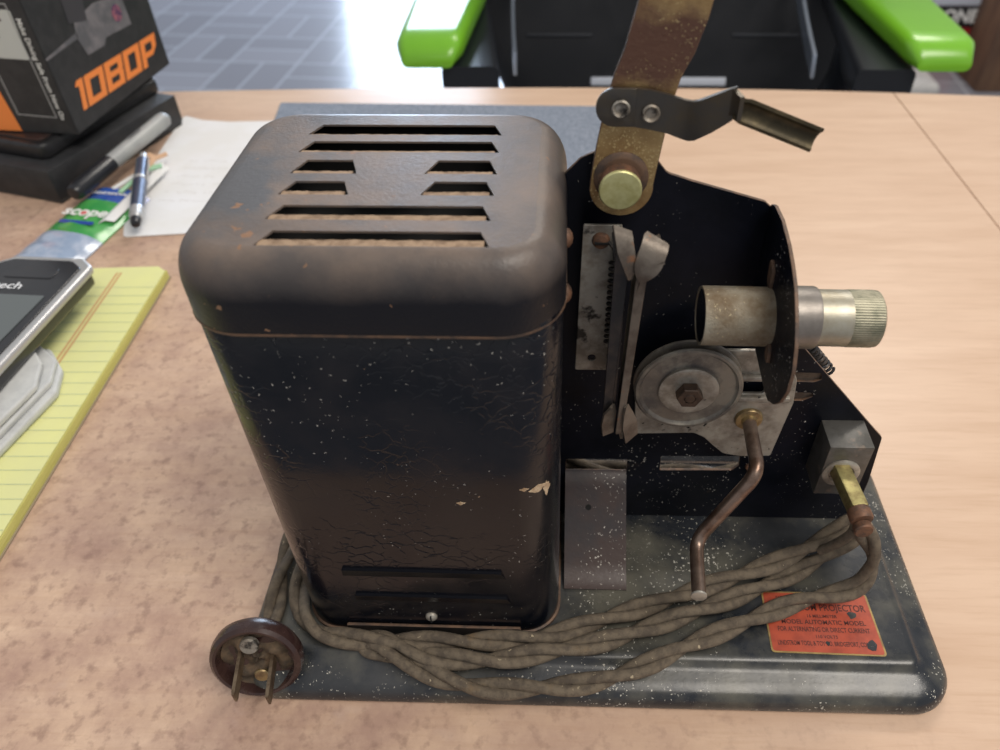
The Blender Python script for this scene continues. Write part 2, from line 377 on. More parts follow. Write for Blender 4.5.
# ---- vertical mechanism plate
YP = .0785
P = [(.1190, .0136), (.1190, .1735), (.1262, .1815), (.1320, .1842), (.1430, .1842), (.1478, .1814), (.1514, .1769), (.1588, .1744), (.1815, .1677), (.1846, .1650),
     (.1846, .1135), (.2035, .1135), (.2420, .0700), (.2462, .0655), (.2485, .0390), (.2485, .0136)]
out = roundpoly(P, [0, .001, .004, .006, .006, .003, .004, .002, .003, .001, 0, .001, .003, .003, .002, 0])
holes = [roundpoly([(.1240, .0425), (.1490, .0429), (.1487, .0505), (.1240, .0500)], .0005),
         roundpoly([(.1624, .0440), (.1915, .0447), (.1940, .0478), (.1935, .0533), (.1622, .0527)], .0008),
         roundpoly([(.1950, .0948), (.2130, .0945), (.2158, .0958), (.2145, .0988), (.1950, .0993)], .0008),
         roundpoly([(.1950, .0850), (.2110, .0850), (.2145, .0872), (.2135, .0890), (.1950, .0893)], .0008)]
plate = sheet('mechanism_plate', [out]+holes, .0013, XZ(YP), ENAMEL_IN, proj, .0002, EDGE)
sheet('rear_slide', [rrect(.190, .084, .2166, .0998, .001)], .0008, XZ(YP+.0008), GATEM, plate)
# front lip of the plate, folded toward the viewer round the lens
FX = .1846
P = [(YP+.0004, .1666), (.0745, .1684), (.0655, .1690), (.0556, .1674), (.0480, .1650), (.0421, .1622), (.0360, .1573), (.0305, .1512), (.0275, .1450), (.0274, .1375),
     (.0300, .1310), (.0340, .1262), (.0390, .1227), (.0440, .1222), (.0600, .1240), (YP+.0004, .1260)]
h = [roundpoly([(.0585, .1480), (.0628, .1500), (.0645, .1575), (.0598, .1555)], .0018), roundpoly([(.0452, .1312), (.0492, .1330), (.0505, .1385), (.0465, .1362)], .0016)]
lensplate = sheet('lens_bracket_plate', [roundpoly(P, .004)], .0011, YZ(FX-.0006), ENAMEL_IN, proj, .0002, EDGE)
tag(lensplate, label='rounded black plate holding the lens')
for hh in h: sheet('brown_tab', [hh], .0010, YZ(FX-.0016), EDGE, lensplate, .0001)
# bent-down tab from the slot to the base
w0, w1 = .1238, .1488
bm = ribbon([((w0+w1)/2, .0785, .0428), ((w0+w1)/2, .0765, .0420), ((w0+w1)/2, .0730, .0385), ((w0+w1)/2, .0620, .0290), ((w0+w1)/2, .0500, .0190), ((w0+w1)/2, .0440, .0150), ((w0+w1)/2, .0405, .0139)],
            [((w1-w0)/2, 0, 0)]*7, .0009)
tab = emit('folded_tab', bm2me(bm), TABBR, proj, 50)
lathe('tab_hole', [(.0012, 0), (.0012, .0002)], (.1334, .0665, .0334), (0, -.66, .75), BLACKIN, tab, 16)

# ---- lens
LY, LZ = .0565, .1413
ax = (1, 0, -.012)
lens = lathe('lens_tube', [(.0082, .0062), (.0082, 0), (.0089, 0), (.0090, .0004), (.0090, .0300)], (.1630, LY, LZ), ax, LENSM, proj, 48)
lathe('tube_glass', [(.0081, .0010), (.0081, .0014), (.0002, .0022)], (.1622, LY, LZ), ax, GLASS, lens, 32)
lathe('lens_collar', [(.0092, .0225), (.0095, .0228), (.0095, .0340), (.0093, .0346), (.0085, .0347)], (.1622, LY, LZ), ax, COLLAR, lens, 48)
lathe('lens_barrel', [(.0084, .0300), (.0086, .0345), (.0086, .0440)], (.1622, LY, LZ), ax, LENSSMOOTH, lens, 48)
lathe('knurled_ring', [(.0086, .0440), (.0087, .0446), (.0087, .0518), (.0085, .0529), (.0076, .0535), (.0070, .0535), (.0065, .0505), (.0002, .0505)], (.1622, LY, LZ), ax, KNURL, lens, 144,
      flute=lambda i, k: -.00022 if (k % 2 and i in (1, 2)) else 0)

# ---- film gate
gate = sheet('film_gate_bracket', [roundpoly([(.1262, .1060), (.1376, .1060), (.1389, .1638), (.1273, .1640)], .0008), circ(.1318, .1117, .0014, 20), ], .0010, XZ(.0707), STEEL, proj, .0002)
tag(gate, label='pitted grey steel bracket plate')
box('bracket_fold', .1380, .0610, .1064, .1389, .0710, .1640, STEEL, gate, .0003)
lathe('gate_screw', [(.0027, 0), (.0027, .0006), (.0022, .0016), (.0008, .0020), (.0002, .0020)], (.1328, .0702, .1588), (-.1, -1, .1), RUST, gate, 24)
box('screw_slot', .1308, .0678, .1586, .1350, .0684, .1592, BLACKIN, gate, 0, M=Matrix.Translation((0, 0, 0)))
# coil spring
P = []
for k in range(0, 15*14+1):
    t = k/14*2*PI; u = k/(15*14)
    P.append((.1366+.0001*u+.0012*math.cos(t), .0655+.0012*math.sin(t), .1220+.0330*u))
tube('gate_spring', P, .00042, DARKST, gate, 6)
tube('spring_hook', [(.1368, .0655, .1550), (.1366, .0665, .1580), (.1350, .0690, .1590)], .0005, DARKST, gate, 8)
# left (dark) pressure plate and right guide, each with flared film lips
bm = ribbon([(.1376, .0560, .0965), (.1380, .0560, .0985), (.1384, .0560, .1010), (.1386, .0560, .1150), (.1388, .0560, .1400), (.1388, .0560, .1560), (.1384, .0560, .1600), (.1374, .0560, .1640), (.1356, .0560, .1668)],
            [(0, .0040, 0), (0, .0045, 0), (0, .0050, 0)]+[(0, .0060, 0)]*6, .0009)
g1 = emit('pressure_plate', bm2me(bm), DARKST, proj, 60)
tag(g1, label='dark film pressure plate with spring')
sheet('front_flange', [roundpoly([(.1352, .0975), (.1378, .0972), (.1396, .1620), (.1356, .1690)], .0006)], .0008, XZ(.0500), DARKST, g1, .0002)
bm = ribbon([(.1422, .0540, .0930), (.1416, .0540, .0960), (.1412, .0540, .1010), (.1414, .0540, .1150), (.1422, .0540, .1450), (.1424, .0540, .1540), (.1432, .0540, .1600), (.1452, .0540, .1645), (.1488, .0540, .1665)],
            [(0, .0040, 0), (0, .0050, 0), (0, .0060, 0)]+[(0, .0062, 0)]*3+[(0, .0070, 0)]*3, .0009)
g2 = emit('film_guide', bm2me(bm), GATEM, proj, 60)
tag(g2, label='brown steel film guide with flared ends')
sheet('front_flange', [roundpoly([(.1397, .0975), (.1419, .0980), (.1446, .1600), (.1446, .1650), (.1432, .1635), (.1416, .1600)], .0005)], .0008, XZ(.0480), GATEM, g2, .0002)
def lip(name, pts, wid, par, m, th=.0008):
    emit(name, bm2me(ribbon(pts, wid, th)), m, par, 60)
# upper curled lips
lip('upper_lip', smoothpath([(.1433, .0475, .1600), (.1440, .0472, .1635), (.1452, .0482, .1670), (.1462, .0500, .1697), (.1468, .0525, .1710)], 4), [V((.0006+.0028*math.sin(min(1, (k+.5)/7, (17.6-k)/3)*PI/2), -.0010*min(1, k/7), -.0012*min(1, k/7))) for k in range(17)], g2, GATEM)
lip('upper_lip', smoothpath([(.1400, .0485, .1600), (.1394, .0482, .1640), (.1384, .0488, .1685), (.1376, .0505, .1722), (.1372, .0525, .1738)], 4), [V((.0006+.0020*min(1, k/7), .0004, -.0012*min(1, k/7))) for k in range(17)], g1, GATEM)
lip('lower_lip', [(.1424, .0478, .1110), (.1432, .0474, .1075), (.1440, .0472, .1030), (.1450, .0472, .0965)], [(.0004, .001, 0), (.0016, .0012, 0), (.0024, .0014, .0006), (.0020, .0014, .0010)], g2, GATEM)
lip('lower_lip', [(.1380, .0488, .1100), (.1374, .0486, .1070), (.1370, .0486, .1020), (.1372, .0486, .0970)], [(.0006, .001, 0), (.0020, .001, 0), (.0022, .001, 0), (.0018, .001, 0)], g1, GATEM)

# ---- bracket of the crank gear (irregular pale steel plate)
P = [(.1500, .0705), (.1722, .0715), (.1765, .0690), (.1800, .0650), (.1850, .0600), (.1920, .0585), (.2035, .0590), (.2062, .0880), (.2050, .1000), (.1960, .1130), (.1600, .1130), (.1480, .0950)]
cb = sheet('crank_bracket', [roundpoly(P, [.002, .004, .006, .006, .004, .006, .001, .002, .006, .006, .01, .01]), rrect(.1845, .0925, .1945, .0985, .0012, 4)], .0014, XZ(.0740), STEEL, proj, .0003)
tag(cb, label='pale pitted steel bracket behind the pulley')
box('bracket_rail', .178, .0715, .0895, .2040, .0735, .0920, STEEL, cb, .0005)
box('bracket_rail', .178, .0715, .1000, .2000, .0735, .1022, STEEL, cb, .0005)
# ---- pulley
PC = V((.1657, .0660, .1008))
pul = lathe('drive_pulley', [(.0187, -.0052), (.0190, -.0046), (.0188, -.0040), (.0165, -.0034), (.0160, -.0026), (.0165, -.0018), (.0186, -.0010), (.0188, -.0004), (.0182, .0002), (.0172, .0003), (.0168, -.0004),
            (.0162, -.0008), (.0105, -.0006), (.0098, .0000), (.0085, .0002), (.0060, .0000), (.0002, .0001)], PC, (0, -1, 0), DISC, proj, 72)
lathe('pulley_ring', [(.0105, 0), (.0104, .0006), (.0096, .0009), (.0080, .0006), (.0002, .0006)], PC, (0, -1, 0), STEEL, pul, 48)
lathe('hex_nut', [(.0044, 0), (.0046, .0004), (.0046, .0036), (.0042, .0040), (.0022, .0040), (.0020, .0032), (.0002, .0032)], PC+V((0, -.0004, 0)), (0, -1, .0), NUTM, pul, 6, smooth=15)
lathe('shaft_end', [(.0019, 0), (.0019, .0008), (.0016, .0011), (.0002, .0011)], PC+V((0, -.0034, 0)), (0, -1, 0), NUTM, pul, 20)
# ---- crank
bu = lathe('crank_bushing', [(.0052, 0), (.0052, .0008), (.0048, .0014), (.0030, .0016), (.0028, .0030), (.0002, .0030)], (.1913, .0733, .0800), (0, -1, 0), BUSHM, proj, 32)
def arcpath(P, r, n=8):
    out = [V(P[0])]
    for i in range(1, len(P)-1):
        a, b, c = V(P[i-1]), V(P[i]), V(P[i+1]); u = (a-b).normalized(); w = (c-b).normalized()
        p0, p1 = b+u*r, b+w*r
        for k in range(n+1):
            t = k/n; out.append((1-t)**2*p0+2*t*(1-t)*b+t*t*p1)
    out.append(V(P[-1])); return out
crk = tube('crank', arcpath([(.1913, .0720, .0800), (.1900, .0465, .0805), (.1730, .0440, .0440), (.1712, .0205, .0438)], .0065), .0026, CRANKM, proj, 20)
lathe('crank_end_cap', [(.0027, -.0006), (.0029, -.0003), (.0028, .0003), (.0022, .0005), (.0002, .0005)], (.1712, .0205, .0438), (-.07, -1, 0), STEEL, crk, 24)

# ---- brass reel arm, leaves the frame at the top
A = [(.1376, .0718, .1667), (.1378, .0718, .1750), (.1397, .0716, .1900), (.1418, .0712, .2020), (.1438, .0704, .2110), (.1462, .0690, .2200), (.1480, .0680, .2290), (.1492, .0680, .2420), (.1500, .0680, .2600)]
Lx = [(.1375-.0002, .0), ]
L_ = [(.1288, .1745), (.1291, .1790), (.1304, .1890), (.1322, .2000), (.1340, .2075), (.1362, .2140), (.1383, .2230), (.1396, .2300), (.1420, .2450), (.1440, .2700)]
R_ = [(.1470, .1760), (.1474, .1800), (.1485, .1890), (.1496, .1990), (.1514, .2070), (.1540, .2130), (.1563, .2215), (.1574, .2290), (.1592, .2450), (.1610, .2700)]
arc = [(.1379+.0092*math.cos(t), .1750+.0090*math.sin(t)) for t in [PI+.05+(PI-.1)*k/14 for k in range(15)]]
outl = L_[::-1]+arc+R_
arm = sheet('reel_arm', [smo for smo in [outl]], .0018, XZ(.0730), BRASS, proj, .0003, EDGE)
tag(arm, label='worn brass reel arm')
for v in arm.data.vertices:      # gentle twist and forward sweep of the strip
    z = v.co.z+WORLD[arm.name].z
    if z > .20: v.co.y += -.10*(z-.20)**1.3*.6
lathe('arm_washer', [(.0078, 0), (.0078, .0004), (.0066, .0012), (.0060, .0012)], (.1376, .0722, .1785), (0, -1, 0), EDGE, arm, 40)
stud = lathe('pivot_stud', [(.0058, -.004), (.0058, .0010), (.0058, .0040), (.0055, .0046), (.0002, .0047)], (.1373, .0704, .1775), (0, -1, -.02), RUST, arm, 40)
lathe('stud_head', [(.0057, 0), (.0060, .0003), (.0060, .0010), (.0057, .0013), (.0002, .0014)], (.1371, .0660, .1782), (0, -1, -.02), BRASSHEAD, arm, 40)
# ---- clip riveted across the arm
ring = [(.1347+.0052*math.cos(t), .1996+.0052*math.sin(t)) for t in [PI/2+PI*k/14 for k in range(15)]]
def clip_strip():
    # half-plan along x with heights; third column is y of the mid line
    cols = [(.1400, .1944, .2048, .0705), (.1440, .1937, .2042, .0705), (.1490, .1926, .2030, .0705), (.1525, .1914, .2020, .0700), (.1545, .1912, .2020, .0690),
            (.1560, .1918, .2026, .0680), (.1600, .1948, .2050, .0664), (.1630, .1974, .2067, .0655), (.1645, .1988, .2074, .0650)]
    bm = bmesh.new(); R = []
    left = [(x, z) for x, z in ring]
    rings = []
    # flat head as a sheet
    for x, za, zb, y in cols:
        rings.append([V((x, y+.0006, za)), V((x, y-.0006, za)), V((x, y-.0006, zb)), V((x, y+.0006, zb))])
    loft(rings, bm=bm); return bm
me = curve_mesh([[(.1400, .1944)]+[(.1400, .2048)]+[(p[0], p[1]) for p in ring], circ(.1361, .1995, .0016, 20)], .0006, .0001)
me.transform(XZ(.0705))
bm = clip_strip(); bm.from_mesh(me)
clip = emit('arm_clip', bm2me(bm), CLIPM, arm, 40)
tag(clip, label='dark grey riveted clip with channel finger')
for hx, hz in ((.1361, .1995), (.1441, .1983)):
    bm = bmesh.new(); tmp = lathe_me([(.0017, 0), (.0024, 0), (.0025, .0004), (.0021, .0009), (.0017, .0006), (.0014, .0001), (.0013, -.0006), (.0002, -.0007)], (hx, .0698, hz), (0, -1, 0), 24)
    emit('tubular_rivet', tmp, STEEL, clip, 50)
# channel finger
rings = []
pa, pb = V((.1648, .0610, .2030)), V((.1862, .0600, .1950))
n = 10
dirn = (pb-pa).normalized(); up = V((0, 0, 1)); side = dirn.cross(V((0, -1, 0))).normalized(); front = side.cross(dirn).normalized()
if side.z < 0: side = -side
fr = V((0, -1, 0))
for i in range(11):
    t = i/10; c = pa.lerp(pb, t); R = .0036 if i else .0030
    o_ = []
    for k in range(n+1):
        a = -1.25+2.5*k/n; o_.append(c+side*math.sin(a)*R-fr*math.cos(a)*R*.9)
    inn = []
    for k in range(n, -1, -1):
        a = -1.2+2.4*k/n; inn.append(c+side*math.sin(a)*(R-.0009)-fr*math.cos(a)*(R*.9-.0009))
    rings.append(o_+inn)
fing = emit('channel_finger', bm2me(loft(rings)), [CLIPIN], clip, 50)
emit('finger_neck', bm2me(ribbon([(.1638, .0652, .2034), (.1646, .0640, .2034), (.1654, .0612, .2032)], [(0, 0, .0036), (0, 0, .0030), (0, 0, .0030)], .0012)), CLIPM, clip)

# ---- spring drive belt just visible behind the plate edge
P = []
a, b = V((.2045, .0835, .1125)), V((.2195, .0835, .0950)); d = (b-a).normalized(); u = d.cross(V((0, 1, 0))).normalized(); w = V((0, 1, 0))
N_ = 12*12
for k in range(N_+1):
    t = k/12*2*PI; P.append(a+(b-a)*(k/N_)+u*math.cos(t)*.0022+w*math.sin(t)*.0022)
tube('spring_belt', P, .00062, DARKST, proj, 6)

# ---- socket block with brass rod
blk = box('terminal_block', .2206, .0640, .0478, .2368, .0783, .0748, GREYMET, proj, .0004)
tag(blk, label='grey metal terminal block')
lathe('block_washer', [(.0070, 0), (.0070, .0006), (.0064, .0010), (.0048, .0010), (.0044, .0002), (.0002, .0002)], (.2278, .0640, .0608), (0, -1, 0), STEEL, blk, 36)
Mr = planeM((.2268, .0640, .0620), (0, -1, .02), (.97, .15, .0))
rod = box('brass_rod', -.002, -.0030, -.0032, .0195, .0030, .0032, BRASSROD, blk, .0006, M=Matrix.Translation((.2268, .0640, .0630)) @ V((.09, -1, 0)).to_track_quat('X', 'Z').to_matrix().to_4x4())
lathe('rod_ferrule', [(.0036, 0), (.0041, .0008), (.0042, .0040), (.0038, .0048), (.0002, .0049)], (.2284, .0452, .0630), (.10, -1, -.15), RUST, blk, 28)
lathe('ferrule_screw', [(.0034, 0), (.0034, .0022), (.0030, .0027), (.0002, .0028)], (.2292, .0400, .0600), (.05, -1, .05), RUST, blk, 28)
lathe('plate_screw', [(.0020, 0), (.0018, .0010), (.0002, .0014)], (.1985, .0778, .0475), (0, -1, 0), RUST, plate, 20)

# ---- label on the base
LBL = [(.2030, .0412), (.2415, .0412), (.2436, .0390), (.2440, .0150), (.2022, .0158), (.2024, .0395)]
g = sheet('base_label', [roundpoly([(.2025, .0415), (.2438, .0412), (.2446, .0149), (.2018, .0157)], .0016)], .00016, XY(.01362), GOLD, base)
tag(g, label='orange-red maker label with black print and gold border')
sheet('red_field', [roundpoly([(.2031, .0409), (.2431, .0406), (.2439, .0155), (.2025, .0163)], .0012)], .00020, XY(.01366), LABELRED, g)
Z_ = .01378
def ltext(s, x, y, size, sx=1., bold=.02):
    return text_me(s, size, Matrix.Translation((x, y, Z_)) @ Matrix.Rotation(-.010, 4, 'Z'), .00002, bold, sx=sx)
lines = [('PATENTS PENDING AND ALLOWED IN U.S.A.', .2232, .0386, .0016, .95), ('LINDSTROM PROJECTOR', .2232, .0345, .0040, .82), ('16 MILLIMETER', .2240, .0308, .0018, 1.), ('MODEL AUTOMATIC MODEL', .2240, .0282, .0026, .95),
         ('FOR ALTERNATING OR DIRECT CURRENT', .2234, .0251, .0027, .68), ('110 VOLTS', .2238, .0222, .0018, 1.), ('LINDSTROM TOOL & TOY CO. BRIDGEPORT, CONN.', .2228, .0194, .0026, .58)]
bm = bmesh.new()
for s_, x, y, sz, sx in lines:
    t = ltext(s_, x, y, sz, sx); bm.from_mesh(t)
for (xa, xb, y) in ((.2034, .2430, .0403),): pass
me = bpy.data.meshes.new('t'); bm.to_mesh(me); bm.free(); emit('label_print', me, INK, g, 0)
def blob(cx, cy, w, h, seed):
    random.seed(seed); k = [random.uniform(.65, 1.25) for _ in range(10)]
    pts = [(cx+w*k[i]*math.cos(2*PI*i/10), cy+h*k[i]*math.sin(2*PI*i/10)) for i in range(10)]
    return roundpoly(pts, .0004)
for i, (cx, cy, w, h) in enumerate(((.2358, .0315, .0022, .0016), (.2402, .0195, .0022, .0023), (.2236, .0196, .0008, .0008))):
    sheet('worn_spot', [blob(cx, cy, w, h, 3+i)], .00006, XY(.01384), BASEM, g)

# ---- power cord: two cloth strands twisted together
RUN3 = [(.2300,.0430,.0570), (0.2362,0.0420,0.0470), (0.2405,0.0418,0.0340), (0.2365,0.0385,0.0225), (0.2156,0.0345,0.0182), (0.1949,0.0262,0.0178), (0.1789,0.0194,0.0178), (0.1671,0.0140,0.0178), (0.1555,0.0085,0.0172), (0.1431,0.0040,0.0160), (0.1297,0.0011,0.0145), (0.1071,-0.0006,0.0138), (0.0938,-0.0006,0.0138), (0.0809,0.0014,0.0150), (0.0704,0.0052,0.0165), (0.0626,0.0084,0.0165), (.0550, .0112, .0162)]
RUN2 = [(0.0505,0.0130,0.0160), (0.0500,0.0150,0.0162), (0.0560,0.0148,0.0165), (0.0640,0.0115,0.0175), (0.0756,0.0085,0.0180), (0.0865,0.0075,0.0184), (0.1004,0.0079,0.0184), (0.1157,0.0108,0.0184), (0.1391,0.0161,0.0184), (0.1564,0.0221,0.0184), (0.1682,0.0266,0.0184), (0.1843,0.0329,0.0185), (0.2012,0.0400,0.0186), (0.2184,0.0478,0.0200), (0.2310,0.0532,0.0260), (0.2376,0.0550,0.0340)]
RUN1 = [(0.2352,0.0560,0.0400), (0.2281,0.0535,0.0355), (0.2126,0.0488,0.0275), (0.1969,0.0440,0.0235), (0.1810,0.0395,0.0205), (0.1690,0.0358,0.0186), (0.1571,0.0315,0.0180), (0.1441,0.0270,0.0180), (0.1337,0.0232,0.0180), (0.1204,0.0186,0.0180), (0.1080,0.0160,0.0180), (0.0997,0.0155,0.0180), (0.0738,0.0145,0.0180), (0.0546,0.0142,0.0180), (0.0408,0.0152,0.0180), (0.0300,0.0180,0.0180), (0.0215,0.0270,0.0180), (0.0178,0.0440,0.0180)]
BACK = [(.0192, .0700, .0182), (.0210, .0950, .0184), (.0330, .1130, .0184), (.0700, .1140, .0184), (.1100, .1080, .0186), (.1400, .1000, .0190), (.1700, .0980, .0190), (.2000, .0990, .0186), (.2140, .1060, .0184), (.2060, .1140, .0184),
        (.1700, .1170, .0184), (.1000, .1195, .0180), (.0500, .1200, .0180), (.0200, .1150, .0182), (.0105, .0980, .0165), (.0082, .0760, .0150), (.0080, .0560, .0148), (.0090, .0380, .0152), (.0098, .0270, .0140), (.0096, .0205, .0130)]
def twisted(P, pitch=.056, off=.00195, r=.00245, n=10):
    path = smoothpath(P, 10); F = frames(path); s = 0; rings = [[], []]; A, B = [], []
    for i, (p, (t, a, b)) in enumerate(zip(path, F)):
        if i: s += (p-path[i-1]).length
        ph = 2*PI*s/pitch
        o_ = (a*math.cos(ph)+b*math.sin(ph))*off
        A.append(p+o_); B.append(p-o_)
    return A, B
full = RUN3+RUN2+RUN1+BACK
A_, B_ = twisted(full)
cord = tag(bpy.data.objects.new('power_cord', None), label='brown cloth-covered twisted cord'); link(cord, proj); WORLD[cord.name] = V((.12, .02, .0135)); cord.location = V((.12, .02, .0135))-WORLD[proj.name]
for pth in (A_, B_): emit('cord_strand', bm2me(tube_bm(pth, .00215, 10)), CORDM, cord, 80)
# short bare ends into the ferrule
tube('cord_tail', [(.2286, .0445, .0610), (.2285, .0425, .0530), (.2262, .0450, .0420), (.2230, .0480, .0330)], .0018, CORDM, cord, 10, sm=6)

# ---- plug
pc = V((.0108, .0045, .0188)); d = V((.10, -.96, .34)).normalized()
plug = lathe('plug', [(.0002, -.0170), (.0040, -.0170), (.0048, -.0160), (.0052, -.0120), (.0070, -.0095), (.0125, -.0078), (.0150, -.0068), (.0166, -.0045), (.0168, -.0020), (.0163, .0002), (.0150, .0012), (.0140, .0010), (.0134, -.0006), (.0132, -.0035), (.0002, -.0038)],
             pc, d, BAKE, proj, 64)
tag(plug, label='round brown bakelite two-prong plug')
Mp = axisM(pc, d)
def onplug(x, y, z): return Mp @ V((x, y, z))
yv = (Mp.to_3x3() @ V((0, 1, 0)))
# local frame whose 'up' is roughly world z
upv = (V((0, 0, 1))-d*d.z).normalized(); rt = d.cross(upv).normalized()
if rt.x < 0: rt = -rt
def pp(x, y, z): return pc+rt*x+upv*y+d*z
# crumpled insulation in the recess
bm = bmesh.new(); NR, NA = 12, 48; vr = []
random.seed(5); ph = [random.uniform(0, 6) for _ in range(6)]
for i in range(1, NR+1):
    row = []
    for k in range(NA):
        a = 2*PI*k/NA; r = .0131*i/NR
        hgt = -.0030+.0016*math.sin(3*a+ph[0]+i*.5)*math.sin(i*.5+ph[1])+.0008*math.sin(7*a+ph[2])*i/NR
        row.append(bm.verts.new(pp(r*math.cos(a), r*math.sin(a), hgt)))
    vr.append(row)
c0 = bm.verts.new(pp(0, 0, -.003))
for k in range(NA): bm.faces.new((c0, vr[0][k], vr[0][(k+1) % NA]))
for i in range(NR-1):
    for k in range(NA): bm.faces.new((vr[i][k], vr[i+1][k], vr[i+1][(k+1) % NA], vr[i][(k+1) % NA]))
emit('plug_face', bm2me(bm), BAKEIN, plug, 60)
lathe('contact_screw', [(.0033, 0), (.0034, .0016), (.0030, .0022), (.0002, .0023)], pp(-.0012, .0072, -.0020), d, STEEL, plug, 28)
lathe('contact_screw', [(.0028, 0), (.0028, .0010), (.0024, .0014), (.0002, .0015)], pp(.0005, -.0080, -.0026), d, BUSHM, plug, 28)
for sx_ in (-.0055, .0058):
    b0 = pp(sx_, .002 if sx_ < 0 else -.0005, -.0035); b1 = b0+(d*.0185+V((.0012, 0, -.0055)))
    bm = ribbon([b0, b0.lerp(b1, .5), b0.lerp(b1, .93), b1], [rt*.0006, rt*.0006, rt*.0006, rt*.0004], .0050)
    emit('prong', bm2me(bm), PRONG, plug, 30)

# ================================================================== DESK AND THINGS ON IT
def wood():
    m = mat('maple_laminate', (.50, .34, .235), (.60, .43, .315), 9, .35, .7, rough=.32, rough2=.42, stretch=(.35, 6, 1), c3=(.36, .225, .155), c3s=11, c3lo=.62, c3hi=.85)
    return m
def desk_mat():
    m = bpy.data.materials.new('maple_laminate_desk'); m.use_nodes = True
    N = m.node_tree.nodes; L = m.node_tree.links; b = N['Principled BSDF']
    g = N.new('ShaderNodeNewGeometry')
    def nz(scale, st, det=5, rough=.6):
        mp = N.new('ShaderNodeMapping'); mp.inputs['Scale'].default_value = st; L.new(g.outputs['Position'], mp.inputs['Vector'])
        n = N.new('ShaderNodeTexNoise'); n.inputs['Scale'].default_value = scale; n.inputs['Detail'].default_value = det; n.inputs['Roughness'].default_value = rough
        L.new(mp.outputs[0], n.inputs['Vector']); return n.outputs['Fac']
    def rp(s, a, z):
        r = N.new('ShaderNodeMapRange'); r.inputs['From Min'].default_value = a; r.inputs['From Max'].default_value = z; L.new(s, r.inputs['Value']); return r.outputs[0]
    def mx(f, a, z):
        x = N.new('ShaderNodeMix'); x.data_type = 'RGBA'; L.new(f, x.inputs[0])
        for v, i in ((a, 6), (z, 7)):
            if isinstance(v, tuple): x.inputs[i].default_value = (*v, 1)
            else: L.new(v, x.inputs[i])
        return x.outputs[2]
    def mul(a, k):
        q = N.new('ShaderNodeMath'); q.operation = 'MULTIPLY'; L.new(a, q.inputs[0])
        if isinstance(k, float): q.inputs[1].default_value = k
        else: L.new(k, q.inputs[1])
        return q.outputs[0]
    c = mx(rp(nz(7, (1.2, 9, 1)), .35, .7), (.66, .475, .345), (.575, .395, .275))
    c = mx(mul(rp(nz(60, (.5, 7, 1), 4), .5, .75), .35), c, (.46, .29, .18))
    # mottled tone, mostly darker and pinker, growing toward the front left
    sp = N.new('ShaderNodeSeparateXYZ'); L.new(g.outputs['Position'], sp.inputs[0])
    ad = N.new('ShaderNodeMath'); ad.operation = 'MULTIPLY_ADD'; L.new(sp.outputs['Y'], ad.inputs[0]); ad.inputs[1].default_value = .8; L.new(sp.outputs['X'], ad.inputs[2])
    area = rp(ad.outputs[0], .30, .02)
    mottle = mul(rp(nz(26, (1, 1, 1), 7, .7), .34, .66), area)
    c = mx(mul(mottle, .80), c, (.33, .20, .160))
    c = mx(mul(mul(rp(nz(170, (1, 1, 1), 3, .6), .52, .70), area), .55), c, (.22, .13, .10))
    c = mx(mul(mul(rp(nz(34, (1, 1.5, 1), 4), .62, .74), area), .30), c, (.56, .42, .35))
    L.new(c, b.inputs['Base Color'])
    rr = N.new('ShaderNodeMapRange'); L.new(mottle, rr.inputs['Value']); rr.inputs['To Min'].default_value = .33; rr.inputs['To Max'].default_value = .55; L.new(rr.outputs[0], b.inputs['Roughness'])
    b.inputs['Specular IOR Level'].default_value = .4
    bp = N.new('ShaderNodeBump'); bp.inputs['Strength'].default_value = .12; bp.inputs['Distance'].default_value = .0004; L.new(nz(700, (1, 1, 1), 3), bp.inputs['Height']); L.new(bp.outputs[0], b.inputs['Normal'])
    return m
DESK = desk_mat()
DT = .028
desk = thing('conference_desk', (.2, .25, -.75), 'light maple laminate desk with a thin straight seam on the right', 'desk')
def far(x): return .581-.062*((x-.14)/.62)**2*.75 if x > .14 else .581-.010*((x-.14)/.36)**2
xs1 = [-.9+(.4241+.9)*k/24 for k in range(25)]; xs2 = [.4247+(1.15-.4247)*k/16 for k in range(17)]
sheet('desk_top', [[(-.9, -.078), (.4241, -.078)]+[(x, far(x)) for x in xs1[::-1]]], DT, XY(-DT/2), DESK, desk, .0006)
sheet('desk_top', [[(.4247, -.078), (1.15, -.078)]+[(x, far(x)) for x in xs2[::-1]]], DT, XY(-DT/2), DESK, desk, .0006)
DARKLAM = mat('dark_desk_frame', (.03, .03, .032), rough=.5)
for x in (-.8, .36, 1.05): box('leg_panel', x, .02, -.75, x+.03, .45, -DT, DARKLAM, desk, .002)

# ---- legal pad
YEL = mat('yellow_pad_paper', (.70, .70, .30), (.66, .66, .31), 20, rough=.85)
YEDGE = mat('yellow_pad_edge', (.50, .48, .13), (.62, .60, .2), 400, rough=.9, stretch=(.1, .1, 8))
LINE = mat('pale_green_rule', (.47, .52, .30), rough=.85); RED = mat('pink_margin_rule', (.58, .36, .16), rough=.85)
pad = thing('legal_pad', (-.23, .16, 0), 'yellow ruled legal pad lying on the desk left of the projector', 'notepad')
def padpt(u, v):    # u from right edge to the left, v from top to near
    return (-.1318+.055*v*.22-u*.216, .2700-v*.35-u*.018*.3)
q = [padpt(0, 0), padpt(1, 0), padpt(1, 1), padpt(0, 1)]
sheet('pad_block', [q], .0062, XY(.0031), YEDGE, pad, .0003)
sheet('cardboard_back', [[padpt(-.004, -.002), padpt(1.004, -.002), padpt(1.004, 1.002), padpt(-.004, 1.002)]], .0008, XY(.0005), mat('pad_card', (.3, .24, .16), rough=.9), pad)
